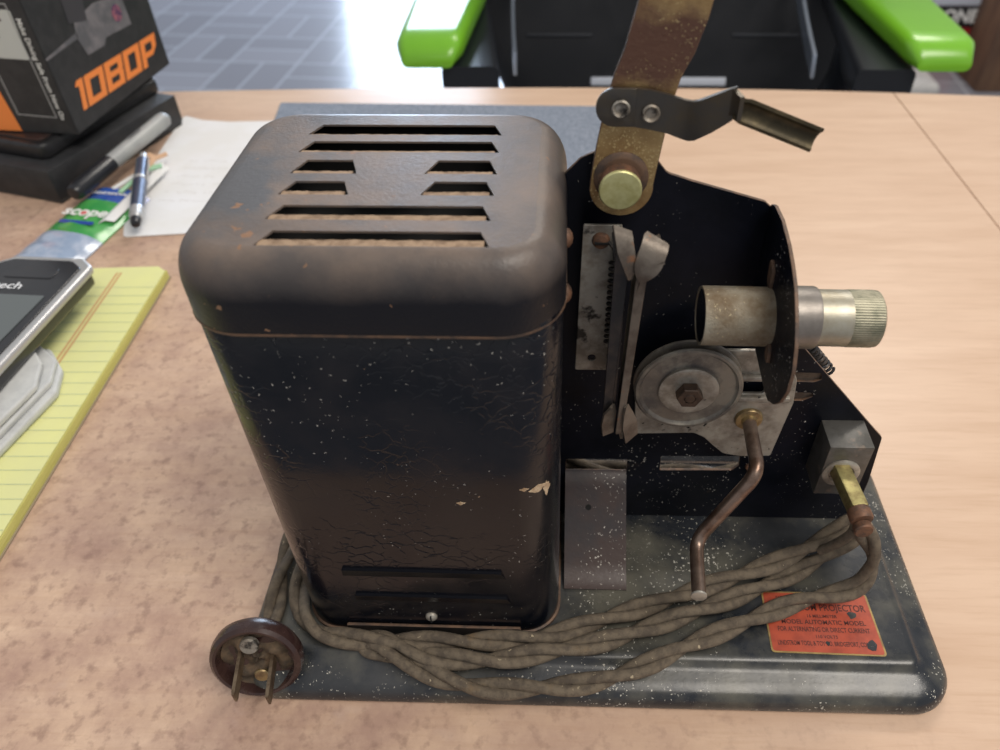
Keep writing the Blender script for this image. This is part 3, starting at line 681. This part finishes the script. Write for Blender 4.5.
top_ = sheet('top_sheet', [[padpt(.002, .004), padpt(.03, -.010), padpt(.30, -.003), padpt(.998, .002), padpt(.998, .998), padpt(.002, .998)]], .0003, XY(.0066), YEL, pad)
bm = bmesh.new()
def strip(bm, a, b, w, z):
    a, b = V((*a, z)), V((*b, z)); n = V((0, 0, 1)).cross(b-a).normalized()*w/2
    vs = [bm.verts.new(p) for p in (a-n, b-n, b+n, a+n)]; bm.faces.new(vs)
v = .055
while v < .99:
    strip(bm, padpt(.003, v), padpt(.997, v), .0005, .00685); v += .0248
me = bpy.data.meshes.new('l'); bm.to_mesh(me); bm.free(); emit('ruled_lines', me, LINE, top_, 0)
bm = bmesh.new()
for u in (.128, .139, .300, .311): strip(bm, padpt(u, .01), padpt(u, .998), .0014, .00690)
me = bpy.data.meshes.new('l'); bm.to_mesh(me); bm.free(); emit('margin_lines', me, RED, top_, 0)

# ---- folded papers under the phone
PAPER = mat('grey_white_paper', (.55, .56, .55), (.44, .45, .45), 60, rough=.85, stretch=(1, 1, 8))
stack = []
for i, (z, sx_, c_) in enumerate(((.0072, .0, .0), (.0112, -.006, .004), (.0152, -.010, -.003))):
    o_ = [(-.1420+sx_*.6, .1520+c_), (-.1480+sx_*.6, .1700+c_), (-.1640+sx_, .1880), (-.2600, .1750), (-.2500, .0400), (-.1640+sx_*.5, .0300)]
    m_ = curve_mesh([roundpoly(o_, [.004, .006, .006, .002, .002, .002])], .0019, .0012)
    m_.transform(XY(z+.0019))
    for vv in m_.vertices: vv.co.z += .0006*math.sin(vv.co.y*90+i*2)*(1 if vv.co.z > z+.001 else .0)
    o = emit('folded_paper', m_, PAPER, None, 60)
    tag(o, ['lowest folded sheet of white paper under the black phone, lying on the yellow pad', 'middle folded sheet of white paper in the pile under the black phone', 'topmost folded sheet of white paper, directly under the black phone'][i], 'paper', 'folded papers under the phone')

# ---- cordless phone
PB = mat('phone_black', (.012, .013, .016), (.02, .02, .022), 30, rough=.25, coat=.3); PS = mat('phone_silver', (.50, .50, .50), rough=.32, metal=.5); PD = mat('phone_display', (.10, .115, .115), rough=.12, coat=.6)
ph_ = thing('cordless_phone', (-.19, .15, .0196), 'black cordless phone with a silver rim resting on papers and the yellow pad', 'phone')
uy = V((-.06, 1, 0)).normalized()
PM = planeM((-.1555, .2330, .0285), (1, -.055, 0), (.055, 1, .0))   # local origin = top right corner, y to its top
def psheet(name, outs, th, m, par, z, bev=0.):
    me = curve_mesh(outs, th/2, bev); me.transform(Matrix.Translation((0, 0, z))); me.transform(PM); return emit(name, me, m, par, 40)
bodyp = psheet('phone_body', [roundpoly([(.000, .002), (-.008, .009), (-.050, .009), (-.060, .000), (-.062, -.155), (-.002, -.155)], [.004, .006, .006, .004, .01, .01])], .0125, PB, ph_, -.0028, .0030)
rim = psheet('silver_rim', [roundpoly([(.0012, .004), (-.008, .0115), (-.050, .0115), (-.062, .001), (-.064, -.157), (-.0006, -.157)], [.005, .007, .007, .004, .01, .01])], .0055, PS, ph_, .0010, .0020)
face = psheet('black_face', [roundpoly([(-.0032, .000), (-.012, .0068), (-.048, .0068), (-.058, .000), (-.060, -.150), (-.0052, -.150)], [.004, .006, .006, .004, .01, .01])], .0020, PB, ph_, .0036, .0006)
psheet('phone_display', [roundpoly([(-.0085, -.028), (-.054, -.028), (-.054, -.078), (-.0100, -.078)], .001)], .0006, PD, face, .0047)
psheet('earpiece', [roundpoly([(-.014, -.002), (-.044, -.002), (-.044, -.012), (-.014, -.012)], .003)], .0010, PB, face, .0046, .0003)
me = text_me('vtech', .0085, Matrix.Translation((-.0370, -.0200, .0049)), .00005, .01, sx=1.15); me.transform(PM); emit('logo_text', me, mat('logo_white', (.75, .76, .78), rough=.5), face, 0)
for r_ in range(4):
    for c_ in range(3): psheet('key', [rrect(-.052+c_*.0155, -.098-r_*.016, -.040+c_*.0155, -.088-r_*.016, .003, 4)], .0014, PS, face, .0050, .0004)

# ---- loose white paper with faint writing
WP = mat('cream_paper', (.72, .71, .69), (.76, .76, .77), 20, rough=.85)
P = roundpoly([(-.2150, .5150), (-.1950, .5050), (-.1700, .5020), (-.1100, .5050), (-.1000, .3300), (-.1250, .3240), (-.1830, .3170), (-.2020, .3650)], .004)
me = curve_mesh([P], .0004, .0002)
bm = bmesh.new(); bm.from_mesh(me)
me.transform(XY(.0006)); pap = emit('paper_sheet', me, WP, None, 60); bm.free()
tag(pap, 'cream paper sheet with faint handwriting lying behind the lamp house', 'paper')
bm = bmesh.new(); random.seed(11)
for rr in range(6):
    y = .3660+rr*.0125; x = -.178
    while x < -.128:
        l = random.uniform(.002, .005)
        if random.random() < .75: strip(bm, (x, y), (x+l*.7, y+random.uniform(-.002, .002)), .0005, .00108)
        x += l
me = bpy.data.meshes.new('l'); bm.to_mesh(me); bm.free(); emit('handwriting', me, mat('faint_ink', (.50, .46, .42), rough=.8), pap, 0)
curl = emit('paper_fold', bm2me(ribbon([(-.2005, .3600, .0014), (-.1985, .3640, .0040), (-.1965, .3640, .0075), (-.1930, .3660, .0085), (-.188, .3680, .0060)], [(.004, .040, 0)]*5, .0005)), WP, None, 60)
tag(curl, 'curled white paper edge beside the stylus pen', 'paper')

# ---- grey felt mat behind lamp house
FELT = mat('blue_grey_felt', (.155, .185, .235), (.26, .29, .35), 420, rough=.95, bump=1., bs=800)
mt = sheet('felt_mat', [roundpoly([(-.1340, .5360), (.1640, .5300), (.1640, .2400), (-.0950, .2450)], .003)], .0040, XY(.0021), FELT, None, .0008)
tag(mt, 'blue-grey felt mat lying behind the projector', 'mat')

# ---- black boxes at the left
BX = mat('matte_black_card', (.018, .019, .021), (.028, .028, .03), 120, rough=.55, bump=.1)
BXL = mat('charcoal_card', (.032, .032, .032), (.045, .043, .042), 90, rough=.6)
n_ = V((-.2477, .3607, 0)); uL = V((-.960, .28, 0)).normalized(); uR = V((.28, .960, 0)).normalized()
ML = planeM(n_, -uL, uR)   # x: + toward right (negative into box), y: back
low = thing('black_box', (-.31, .45, 0), 'flat matte black cardboard box at the bottom of the stack on the desk', 'box')
o = box('box_lid', -.15, 0, .0040, 0, .142, .0266, BX, low, .0008, M=ML); box('box_base', -.149, .001, .0002, -.001, .141, .0042, BXL, low, .0006, M=ML)
dev = thing('black_case', (-.32, .44, .0268), 'rounded black plastic case lying between the flat box and the upright box', 'case')
MD = planeM((-.2475, .3740, .0268), -uL, uR)
me = curve_mesh([roundpoly([(-.008, 0), (-.012, .134), (-.075, .134), (-.075, 0)], .008)], .0058, .0025); me.transform(Matrix.Translation((0, 0, .0058))); me.transform(MD)
emit('case_shell', me, mat('case_plastic', (.012, .012, .013), (.02, .02, .022), 200, rough=.4, bump=.4), dev, 50)
me = curve_mesh([roundpoly([(-.014, .006), (-.018, .128), (-.069, .128), (-.069, .006)], .006)], .0007, .0003); me.transform(Matrix.Translation((0, 0, .0122))); me.transform(MD)
emit('case_top', me, mat('case_top_plastic', (.02, .02, .02), (.05, .025, .02), 30, rough=.35), dev, 50)
# dash camera carton
cam_ = thing('camera_carton', (-.30, .46, .0400), 'black camera carton with orange 1080P lettering standing on top of the stack', 'box')
cr = V((.0132, .1387, 0)).normalized(); cl = V((-.0626, .0061, 0)).normalized()
N0 = V((-.2335, .3917, .0401)); H_ = .125; WR = .1395; WL = .075
def cbox():
    bm = bmesh.new(); a = N0; b = N0+cr*WR; c = b+cl*WL; d_ = N0+cl*WL
    loft([[p+V((0, 0, z)) for p in (a, b, c, d_)] for z in (0, H_)], bm=bm)
    bmesh.ops.bevel(bm, geom=bm.edges[:], offset=.0006, segments=2, affect='EDGES'); return bm
carton = emit('carton', bm2me(cbox()), BX, cam_, 30)
nR = cr.cross(V((0, 0, 1))).normalized()
if nR.x < 0: nR = -nR
MRf = planeM(N0+nR*.00025, cr, (0, 0, 1))       # x along the right face, y up
nL = V((0, 0, 1)).cross(cl).normalized()
if nL.y > 0: nL = -nL
MLf = planeM(N0+nL*.00025, -cl, (0, 0, 1))      # x<0 away from the corner
ORG = mat('orange_print', (.85, .25, .055), rough=.5); WHT = mat('white_print', (.72, .72, .70), rough=.6); GRYP = mat('grey_print', (.18, .17, .18), (.10, .10, .11), 60, rough=.5)
def face_sheet(name, outs, M, m, par, z=0., th=.0001):
    me = curve_mesh(outs, th/2); me.transform(Matrix.Translation((0, 0, z))); me.transform(M); return emit(name, me, m, par, 0)
# block letters 1 0 8 0 P, each drawn from straight strokes
def quad(x0, y0, x1, y1): return [(x0, y0), (x1, y0), (x1, y1), (x0, y1)]
bx0, by0, lh = .0112, .0120, .0200
def LT(P): return [(bx0+x*1.09+.33*y, by0+y-.003*(x/.10)) for x, y in P]
glyph = [[[(.0035, 0), (.0085, 0), (.0085, lh), (.0020, lh), (-.0005, lh-.0035), (.0035, lh-.0040)]]]
def O(x, w): return [[(x, 0), (x+w, 0), (x+w, lh), (x, lh)], [(x+.006, .0042), (x+.006, lh-.0042), (x+w-.006, lh-.0042), (x+w-.006, .0042)]]
glyph.append(O(.0102, .0225))
glyph.append([[(.0345, 0), (.0568, 0), (.0568, lh*.47), (.0550, lh*.5), (.0568, lh*.53), (.0568, lh), (.0345, lh)], [(.0407, .0040), (.0407, .0082), (.0508, .0082), (.0508, .0040)], [(.0407, .0122), (.0407, .0158), (.0508, .0158), (.0508, .0122)]])
glyph.append(O(.0588, .0218))
glyph.append([[(.0825, 0), (.0885, 0), (.0885, .0060), (.0980, .0060), (.1040, .0110), (.1040, lh), (.0825, lh)], [(.0885, .0100), (.0885, lh-.0042), (.0980, lh-.0042), (.0980, .0100)]])
for k, gl in enumerate(glyph):
    face_sheet('orange_character', [LT(o_) for o_ in gl], MRf, ORG, carton)
# printed dash camera picture
cam_pic = face_sheet('camera_picture', [[(.043, .0419), (.0650, .0413), (.0700, .0455), (.1056, .0437), (.1050, .0660), (.0700, .0700), (.0420, .0660), (.0380, .0560)]], MRf, GRYP, carton)
face_sheet('picture_mount', [[(.0360, .0660), (.0560, .0620), (.0600, .0760), (.0380, .0820)]], MRf, mat('dark_print', (.045, .043, .05), rough=.5), carton, .00005)
face_sheet('picture_cable', [[(.0, .0530), (.0, .0546), (.0405, .0590), (.0400, .0550)]], MRf, GRYP, carton)
face_sheet('picture_lens', [circ(.0925, .0560, .0062, 24)], MRf, mat('lens_print', (.06, .03, .10), (.35, .12, .16), 300, rough=.3), carton, .0001)
face_sheet('white_sticker', [roundpoly([(-.0118, .0535), (-.0100, .0860), (-.062, .0860), (-.062, .0550)], .002)], MLf, mat('sticker_white', (.50, .51, .49), rough=.6), carton)
face_sheet('white_outline', [[(-.0112, .0123), (-.0112, .090), (-.0412, .090), (-.0412, .0135)], [(-.0119, .0130), (-.0405, .0142), (-.0405, .0893), (-.0119, .0893)]], MLf, mat('outline_grey', (.35, .35, .35), rough=.6), carton)
face_sheet('orange_panel', [[(-.0440, .0010), (-.073, .0010), (-.073, .052), (-.0470, .0330)]], MLf, ORG, carton, .00006)
t = text_me('Make Driving Safe From Now On', .0052, MLf @ Matrix.Translation((-.0068, .0460, .0001)) @ Matrix.Rotation(-PI/2, 4, 'Z'), .00003, .015, sx=.98); emit('slogan_text', t, WHT, carton, 0)
for k, (x, y, w, h_) in enumerate(((-.026, .083, .006, .004), (-.024, .0795, .009, .0016), (-.027, .074, .0016, .012), (-.031, .074, .0012, .012), (-.034, .074, .002, .012), (-.036, .090, .008, .0012))):
    face_sheet('sticker_print', [quad(x-w/2, y-h_/2, x+w/2, y+h_/2)], MLf, INK, carton, .00008)

# ---- marker pen, stylus pen, flosser packet
GREYP = mat('marker_grey', (.36, .37, .36), (.30, .31, .31), 60, rough=.4); BLKP = mat('pen_black', (.015, .016, .02), rough=.3)
a = V((-.2050, .4650, .0205)); b = V((-.2230, .3740, .0165)); dd = (b-a).normalized()
mk = thing('marker_pen', (-.2090, .4200, .0072), 'grey marker pen with a black cap lying against the black box', 'pen')
lathe('pen_barrel', [(.0010, -.001), (.0045, .0002), (.0058, .002), (.0062, .006), (.0060, .040), (.0060, .074), (.0058, .076)], a, dd, GREYP, mk, 32)
lathe('pen_cap', [(.0062, .074), (.0064, .076), (.0062, .112), (.0056, .116), (.0045, .1175), (.0002, .118)], a, dd, BLKP, mk, 32)
t_ = text_me('Sharpie', .0050, planeM(a+dd*.040+V((.0, 0, .00655)), -dd, V((0, 0, 1)).cross(-dd)), .00003, .01); emit('pen_print', t_, mat('pen_ink', (.12, .12, .13), rough=.5), mk, 0)
a = V((-.2010, .4060, .0150)); b = V((-.1716, .3200, .0110)); dd = (b-a).normalized(); LN = (b-a).length
st = thing('stylus_pen', (-.1860, .3620, .0072), 'blue-grey metal stylus pen with chrome rings lying on the green packet', 'pen')
lathe('pen_barrel', [(.0030, .004), (.0046, .006), (.0048, .040), (.0047, LN-.014)], a, dd, mat('stylus_blue', (.075, .095, .15), (.10, .12, .18), 60, rough=.28, metal=.5), st, 32)
lathe('top_button', [(.0015, -.006), (.0024, -.005), (.0026, 0), (.0034, .004)], a, dd, PS, st, 24)
lathe('middle_ring', [(.0049, LN*.36), (.0052, LN*.365), (.0052, LN*.40), (.0049, LN*.405)], a, dd, PS, st, 32)
lathe('tip_cone', [(.0048, LN-.016), (.0050, LN-.0155), (.0050, LN-.011), (.0046, LN-.0100), (.0050, LN-.0085), (.0038, LN-.003)], a, dd, PS, st, 32)
lathe('rubber_tip', [(.0036, LN-.003), (.0036, LN), (.0028, LN+.003), (.0012, LN+.0042), (.0002, LN+.0044)], a, dd, BLKP, st, 24)
emit('pocket_clip', bm2me(ribbon([a+dd*.004+V((.0045, .001, .002)), a+dd*.02+V((.0058, .001, .0028)), a+dd*.033+V((.0052, .001, .0022))], [V((.0, .0, .0011))]*3, .0007)), PS, st)

GRN = mat('packet_green', (.045, .30, .075), (.10, .42, .10), 40, rough=.22, coat=.4); PBL = mat('packet_blue', (.03, .08, .36), (.05, .13, .45), 50, rough=.22, coat=.4)
FILM = mat('packet_clear_film', (.28, .36, .50), (.40, .46, .58), 90, rough=.16, coat=.5); WFL = mat('packet_white', (.8, .8, .78), rough=.3)
pk = thing('flosser_packet', (-.2150, .3180, 0), 'green and blue glossy plastic packet lying in front of the black box', 'packet')
MK = planeM((-.2235, .2720, .0), (1, -.15, 0), (.13, 1, 0))      # local: x across (0 centre), y from near to far
def pillow(name, y0, y1, m, w0=.0245, hh=.0075, z0=.0004, par=None, inset=0.):
    bm = bmesh.new(); NX, NY = 16, max(4, int((y1-y0)/.003)); top, bot = [], []
    for j in range(NY+1):
        y = y0+(y1-y0)*j/NY; e = min(1, max(0, (y+.004)/.012))*min(1, max(0, (.118-y)/.012))
        rt_, rb_ = [], []
        for i in range(NX+1):
            s_ = -1+2*i/NX; x = s_*w0
            hgt = hh*(1-abs(s_)**2.6)*(.25+.75*e)+.0006*math.sin(y*420+s_*3)*(1-s_*s_)+inset
            p = MK @ V((x, y, z0+.001+hgt)); rt_.append(bm.verts.new(p)); rb_.append(bm.verts.new(MK @ V((x, y, z0))))
        top.append(rt_); bot.append(rb_)
    for j in range(NY):
        for i in range(NX):
            bm.faces.new((top[j][i], top[j][i+1], top[j+1][i+1], top[j+1][i])); bm.faces.new((bot[j][i], bot[j+1][i], bot[j+1][i+1], bot[j][i+1]))
    for j in range(NY):
        for k in (0, NX): bm.faces.new((top[j][k], top[j+1][k], bot[j+1][k], bot[j][k]))
    for i in range(NX):
        for k in (0, NY): bm.faces.new((top[k][i], top[k][i+1], bot[k][i+1], bot[k][i]))
    return emit(name, bm2me(bm), m, pk, 50)
pillow('near_blue_end', -.004, .006, PBL); pillow('clear_window', .006, .040, FILM); pillow('green_wrapper', .040, .082, GRN); pillow('far_blue_end', .082, .100, PBL)
def pktext(s, x, y, size, m, **k):
    t = text_me(s, size, MK @ Matrix.Translation((x, y, .0094)), .0001, .025, **k); return emit('packet_text', t, m, pk, 0)
pktext('scope', .0, .0640, .0150, WFL, sx=.95); pktext('PLAQUE REMOVAL', 0, .0905, .0036, WFL)
me = curve_mesh([circ(-.0010, .0625, .0020, 20)], .0001); me.transform(MK @ Matrix.Translation((0, 0, .0096))); emit('red_dot', me, mat('red_print', (.6, .04, .03), rough=.4), pk, 0)
me = curve_mesh([rrect(-.012, .0490, .014, .0530, .0015, 4)], .0001); me.transform(MK @ Matrix.Translation((0, 0, .0092))); emit('blue_band', me, PBL, pk, 0)
# flossers seen in the mouth of the packet
for k, (x, y, a_, m_) in enumerate(((-.2030, .3900, .35, WFL), (-.1985, .3840, .15, mat('pale_green_pick', (.36, .62, .40), rough=.3)), (-.1960, .3990, -.05, mat('peach_pick', (.66, .42, .26), rough=.4)))):
    Mq = Matrix.Translation((x, y, .0085+.0012*k)) @ Matrix.Rotation(-a_, 4, 'Z')
    me = curve_mesh([roundpoly([(-.0016, -.022), (.0016, -.022), (.0020, .012), (.0085, .020), (.0065, .024), (.0, .018), (-.0070, .024), (-.0088, .020), (-.0020, .012)], .0008)], .0009, .0003); me.transform(Mq)
    o = emit('floss_pick', me, m_, None, 40)
    tag(o, ['white floss pick poking out by the marker pen', 'pale green floss pick between marker pen and stylus', 'peach floss pick lying highest beside the stylus pen'][k], 'floss pick', 'floss picks by the packet')

# ================================================================== ROOM
def floor_mat():
    m = bpy.data.materials.new('blue_grey_brick_floor'); m.use_nodes = True
    N = m.node_tree.nodes; L = m.node_tree.links; b = N['Principled BSDF']
    g = N.new('ShaderNodeNewGeometry'); mp = N.new('ShaderNodeMapping'); mp.inputs['Rotation'].default_value = (0, 0, math.radians(4)); mp.inputs['Scale'].default_value = (1, 1, 1)
    L.new(g.outputs['Position'], mp.inputs['Vector'])
    # herringbone-like weave: two brick directions swapped by a checker
    def brick(rot, off):
        q = N.new('ShaderNodeMapping'); q.inputs['Rotation'].default_value = (0, 0, rot); q.inputs['Location'].default_value = (off, 0, 0); L.new(mp.outputs[0], q.inputs['Vector'])
        t = N.new('ShaderNodeTexBrick'); t.offset = 0; t.inputs['Scale'].default_value = 1; t.inputs['Brick Width'].default_value = .26; t.inputs['Row Height'].default_value = .13
        t.inputs['Mortar Size'].default_value = .006; t.inputs['Mortar Smooth'].default_value = .3
        t.inputs['Color1'].default_value = (.19, .195, .225, 1); t.inputs['Color2'].default_value = (.245, .25, .285, 1); t.inputs['Mortar'].default_value = (.34, .36, .40, 1)
        L.new(q.outputs[0], t.inputs['Vector']); return t
    b1 = brick(0, 0); b2 = brick(PI/2, 0)
    ck = N.new('ShaderNodeTexChecker'); ck.inputs['Scale'].default_value = 1/.26; ck.inputs['Color1'].default_value = (0, 0, 0, 1); ck.inputs['Color2'].default_value = (1, 1, 1, 1)
    zz = N.new('ShaderNodeMapping'); zz.inputs['Location'].default_value = (0, 0, .05); L.new(mp.outputs[0], zz.inputs['Vector']); L.new(zz.outputs[0], ck.inputs['Vector'])
    x = N.new('ShaderNodeMix'); x.data_type = 'RGBA'; L.new(ck.outputs['Fac'], x.inputs[0]); L.new(b1.outputs['Color'], x.inputs[6]); L.new(b2.outputs['Color'], x.inputs[7])
    L.new(x.outputs[2], b.inputs['Base Color']); b.inputs['Roughness'].default_value = .24; b.inputs['Specular IOR Level'].default_value = .8
    return m
fl = box('floor', -3.2, -3.4, -.80, 3.4, 5.2, -.75, floor_mat(), None, 0); tag(fl, kind='structure')

WALLM = mat('off_white_wall', (.62, .61, .58), (.58, .57, .54), 4, rough=.8)
wm = curve_mesh([[(-3.2, -.75), (3.4, -.75), (3.4, 2.15), (-3.2, 2.15)], [(-1.35, -.42), (-1.35, 1.95), (.45, 1.95), (.45, -.42)]], .06); wm.transform(XZ(5.12))
tag(emit('wall_back', wm, WALLM, None, 20), kind='structure')
wf = curve_mesh([[(-1.35, -.42), (.45, -.42), (.45, 1.95), (-1.35, 1.95)], [(-1.29, -.36), (-1.29, 1.89), (-.48, 1.89), (-.48, -.36)], [(-.42, -.36), (-.42, 1.89), (.39, 1.89), (.39, -.36)]], .03); wf.transform(XZ(5.10))
tag(emit('window_1', wf, mat('window_frame_white', (.7, .7, .7), rough=.4), None, 20), kind='structure')
# ---- office chair
CBL = mat('chair_black_leather', (.010, .011, .013), (.016, .017, .02), 14, rough=.38, rough2=.55, bump=.2, bs=200)
CPL = mat('chair_black_plastic', (.012, .014, .018), rough=.3)
GREEN = mat('lime_green_pad', (.19, .50, .020), (.17, .46, .018), 10, rough=.28, coat=.25)
ch = thing('office_chair', (.24, .85, -.75), 'black office chair with lime green armrest pads facing the far edge of the desk', 'chair')
def softbox(name, x0, y0, z0, x1, y1, z1, r, m, par, M=None, seg=5):
    return box(name, x0, y0, z0, x1, y1, z1, m, par, r, seg, M)
softbox('seat', .00, .66, -.36, .48, 1.08, -.27, .035, CBL, ch)
# back: tapered panel, slightly concave, leaning away
bm = bmesh.new(); rings = []
for j in range(15):
    t = j/14; z = -.215+.75*t; hw = .205+.078*min(1, t*4.5)**.8-.02*t; yy = .985+.10*t
    ring_ = [V((.272+x_, yy+y_, z)) for x_, y_ in rrect(-hw, -.030, hw, .030, .027, 5)]
    for p in ring_: p.y += .35*(p.x-.272)**2*-1+.0
    rings.append(ring_)
back = emit('backrest', bm2me(loft(rings, bm=bm)), CBL, ch, 60)
for zz_, w_ in ((-.138, .095),):
    M_ = Matrix.Translation((.255, .9485, zz_)) @ Matrix.Rotation(-.12, 4, 'X')
    box('silver_strip', -w_, -.0040, -.0055, w_, .0040, .0055, mat('strip_silver', (.62, .66, .74), rough=.4), back, .0015, M=Matrix.Translation((0, .0, 0)) @ M_)
for x_ in (.115, .395): box('stitched_seam', x_-.045, .950, -.078, x_+.045, .960, -.0745, mat('seam_thread', (.035, .038, .045), rough=.5), back, .001)
for side in (-1, 1):
    ax0, ay0 = (.004, .655) if side < 0 else (.470, .648)
    # green pad, widening toward the tip
    rings = []; n_r = 14
    for j in range(n_r+1):
        t = j/n_r; y = ay0+.30*t; w = .030+.010*t; e = math.sin(min(1, (t+.012)/.10)*PI/2)
        w *= .74+.26*e; top = .030*(.45+.55*e)+.0; cx = ax0-.022+.006*t if side < 0 else ax0+.030-.004*t
        r = [V((cx+p[0]*1.12, y, -.014+p[1])) for p in rrect(-w, .004, w, top, .010*(.5+.5*e), 5)]
        rings.append(r)
    am = emit('armrest_pad', bm2me(loft(rings)), GREEN, ch, 60); tag(am, label='lime green armrest pad')
    cx = ax0-side*.02
    emit('armrest_underside', bm2me(loft([[V((cx+side*.035*t+p[0], ay0+.010+.28*t, -.028+p[1])) for p in rrect(-.030, -.008-(.010 if t < .3 else 0), .030, .016, .007, 4)] for t in [k/8 for k in range(9)]])), CPL, am, 60)
    sx_ = cx-side*.02
    tube('arm_upright', [(cx+side*.01, ay0+.14, -.03), (cx+side*.012, ay0+.17, -.10), (cx-side*.03, ay0+.20, -.20), (cx-side*.07, ay0+.20, -.30), (.24+side*.14, ay0+.21, -.335)], .022, CPL, ch, 14, sm=6)
    # bright strap linking armrest and back
    emit('arm_link', bm2me(ribbon(smoothpath([(cx-side*.040, ay0+.12, -.050), (cx-side*.034, ay0+.20, -.035), (cx-side*.030, ay0+.30, .0), (cx-side*.030, ay0+.37, .05)], 5), [(0, .004, .012)]*16, .004)), mat('arm_link_chrome', (.42, .48, .58), rough=.2, metal=.7), ch)
    pass
tube('gas_column', [(.24, .86, -.62), (.24, .86, -.36)], .028, CPL, ch, 20)
for k in range(5):
    a = 2*PI*k/5+.3; e = V((.24+.29*math.cos(a), .86+.29*math.sin(a), -.665))
    lg = tube('base_leg', [(.24, .86, -.63), V((.24, .86, -.63)).lerp(e, .5)+V((0, 0, .012)), e], [.026, .022, .016], CPL, ch, 12)
    lathe('castor_wheel', [(.018, -.022), (.030, -.018), (.031, 0), (.030, .018), (.018, .022)], (e.x, e.y, -.718), (math.sin(a), -math.cos(a), 0), CPL, ch, 24)

# ---- boxes on the floor at right
REDB = mat('red_carton', (.42, .022, .022), (.36, .02, .02), 20, rough=.5)
rb = thing('red_carton', (1.40, 2.80, -.75), 'red cardboard carton with a black band and white top stripe standing on the floor', 'box')
rc = box('carton', 1.10, 2.60, -.7495, 1.62, 2.95, -.35, REDB, rb, .003)
box('black_band', 1.10, 2.597, -.600, 1.52, 2.5995, -.532, mat('carton_black', (.010, .010, .012), rough=.5), rc, 0)
box('white_stripe', 1.10, 2.596, -.530, 1.575, 2.5995, -.45, mat('carton_white', (.45, .48, .55), rough=.5), rc, 0)
t = text_me('ONE', .056, planeM((1.452, 2.595, -.566), (1, 0, 0), (0, 0, 1)), .0008, .03); emit('carton_text', t, WHT, rc, 0)
t = text_me('INC', .026, planeM((1.445, 2.598, -.622), (1, 0, 0), (0, 0, 1)), .0008, .02); emit('carton_text', t, mat('pale_red_print', (.6, .3, .3), rough=.5), rc, 0)
bb = thing('brown_carton', (1.75, 2.6, -.75), 'brown cardboard carton at the right edge in front of the red carton', 'box')
b1_ = box('carton', 1.50, 2.42, -.7495, 1.95, 2.594, -.20, mat('brown_card', (.17, .095, .055), (.10, .055, .035), 7, rough=.8, stretch=(3, 3, .6)), bb, .004, M=Matrix.Identity(4))
box('tape_strip', 1.66, 2.418, -.70, 1.71, 2.4195, -.25, mat('brown_tape', (.24, .15, .09), rough=.4), b1_, 0)
wb = box('white_storage_box', .98, 2.30, -.7495, 1.33, 2.52, -.68, mat('pale_grey_plastic', (.48, .47, .45), (.42, .41, .40), 20, rough=.5), None, .02, 4)
tag(wb, 'low pale grey plastic tub on the floor under the right armrest', 'tub')

# ================================================================== LIGHT
def area(name, loc, target, sx, sy, power, col):
    l = bpy.data.lights.new(name, 'AREA'); l.shape = 'RECTANGLE'; l.size = sx; l.size_y = sy; l.energy = power; l.color = col
    o = bpy.data.objects.new(name, l); COL.objects.link(o); o.location = loc
    o.rotation_euler = (V(target)-V(loc)).to_track_quat('-Z', 'Y').to_euler(); return o
area('window_daylight', (-.45, 5.0, .765), (-.45, .6, .4), 1.7, 2.3, 135, (.64, .79, 1.))
area('ceiling_lamp_far', (.8, 1.9, 1.75), (.8, 1.9, 0), 1.2, .6, 28, (1., .93, .84))
area('ceiling_lamp_near', (.9, -.5, 1.75), (.3, .2, 0), 1.2, .6, 26, (1., .93, .84))
w = bpy.data.worlds.new('room_light'); S.world = w; w.use_nodes = True
w.node_tree.nodes['Background'].inputs[0].default_value = (.95, .96, 1., 1); w.node_tree.nodes['Background'].inputs[1].default_value = .42

# ================================================================== CAMERA
cd = bpy.data.cameras.new('camera'); cam = bpy.data.objects.new('camera', cd); COL.objects.link(cam); S.camera = cam
f = 755.; cd.sensor_fit = 'HORIZONTAL'; cd.sensor_width = 36; cd.lens = f*36/1000; cd.shift_x = -(538.5-500)/1000; cd.shift_y = 0
rx, ry, rz = [math.radians(a) for a in (42.7, -2.15, -.72)]
fw = V((math.sin(ry)*math.cos(rx), math.cos(ry)*math.cos(rx), -math.sin(rx))); r0 = V((math.cos(ry), -math.sin(ry), 0)); u0 = r0.cross(fw)
r_ = r0*math.cos(rz)+u0*math.sin(rz); u_ = -r0*math.sin(rz)+u0*math.cos(rz)
cam.matrix_world = Matrix(((r_.x, u_.x, -fw.x, .1208), (r_.y, u_.y, -fw.y, -.1244), (r_.z, u_.z, -fw.z, .2830), (0, 0, 0, 1)))
cd.clip_start = .01; cd.clip_end = 50
cd.dof.use_dof = True; cd.dof.focus_distance = .262; cd.dof.aperture_fstop = 13
S.view_settings.view_transform = 'Standard'; S.view_settings.look = 'None'; S.view_settings.gamma = 1; S.view_settings.use_curve_mapping = False
S.view_settings.exposure = .14
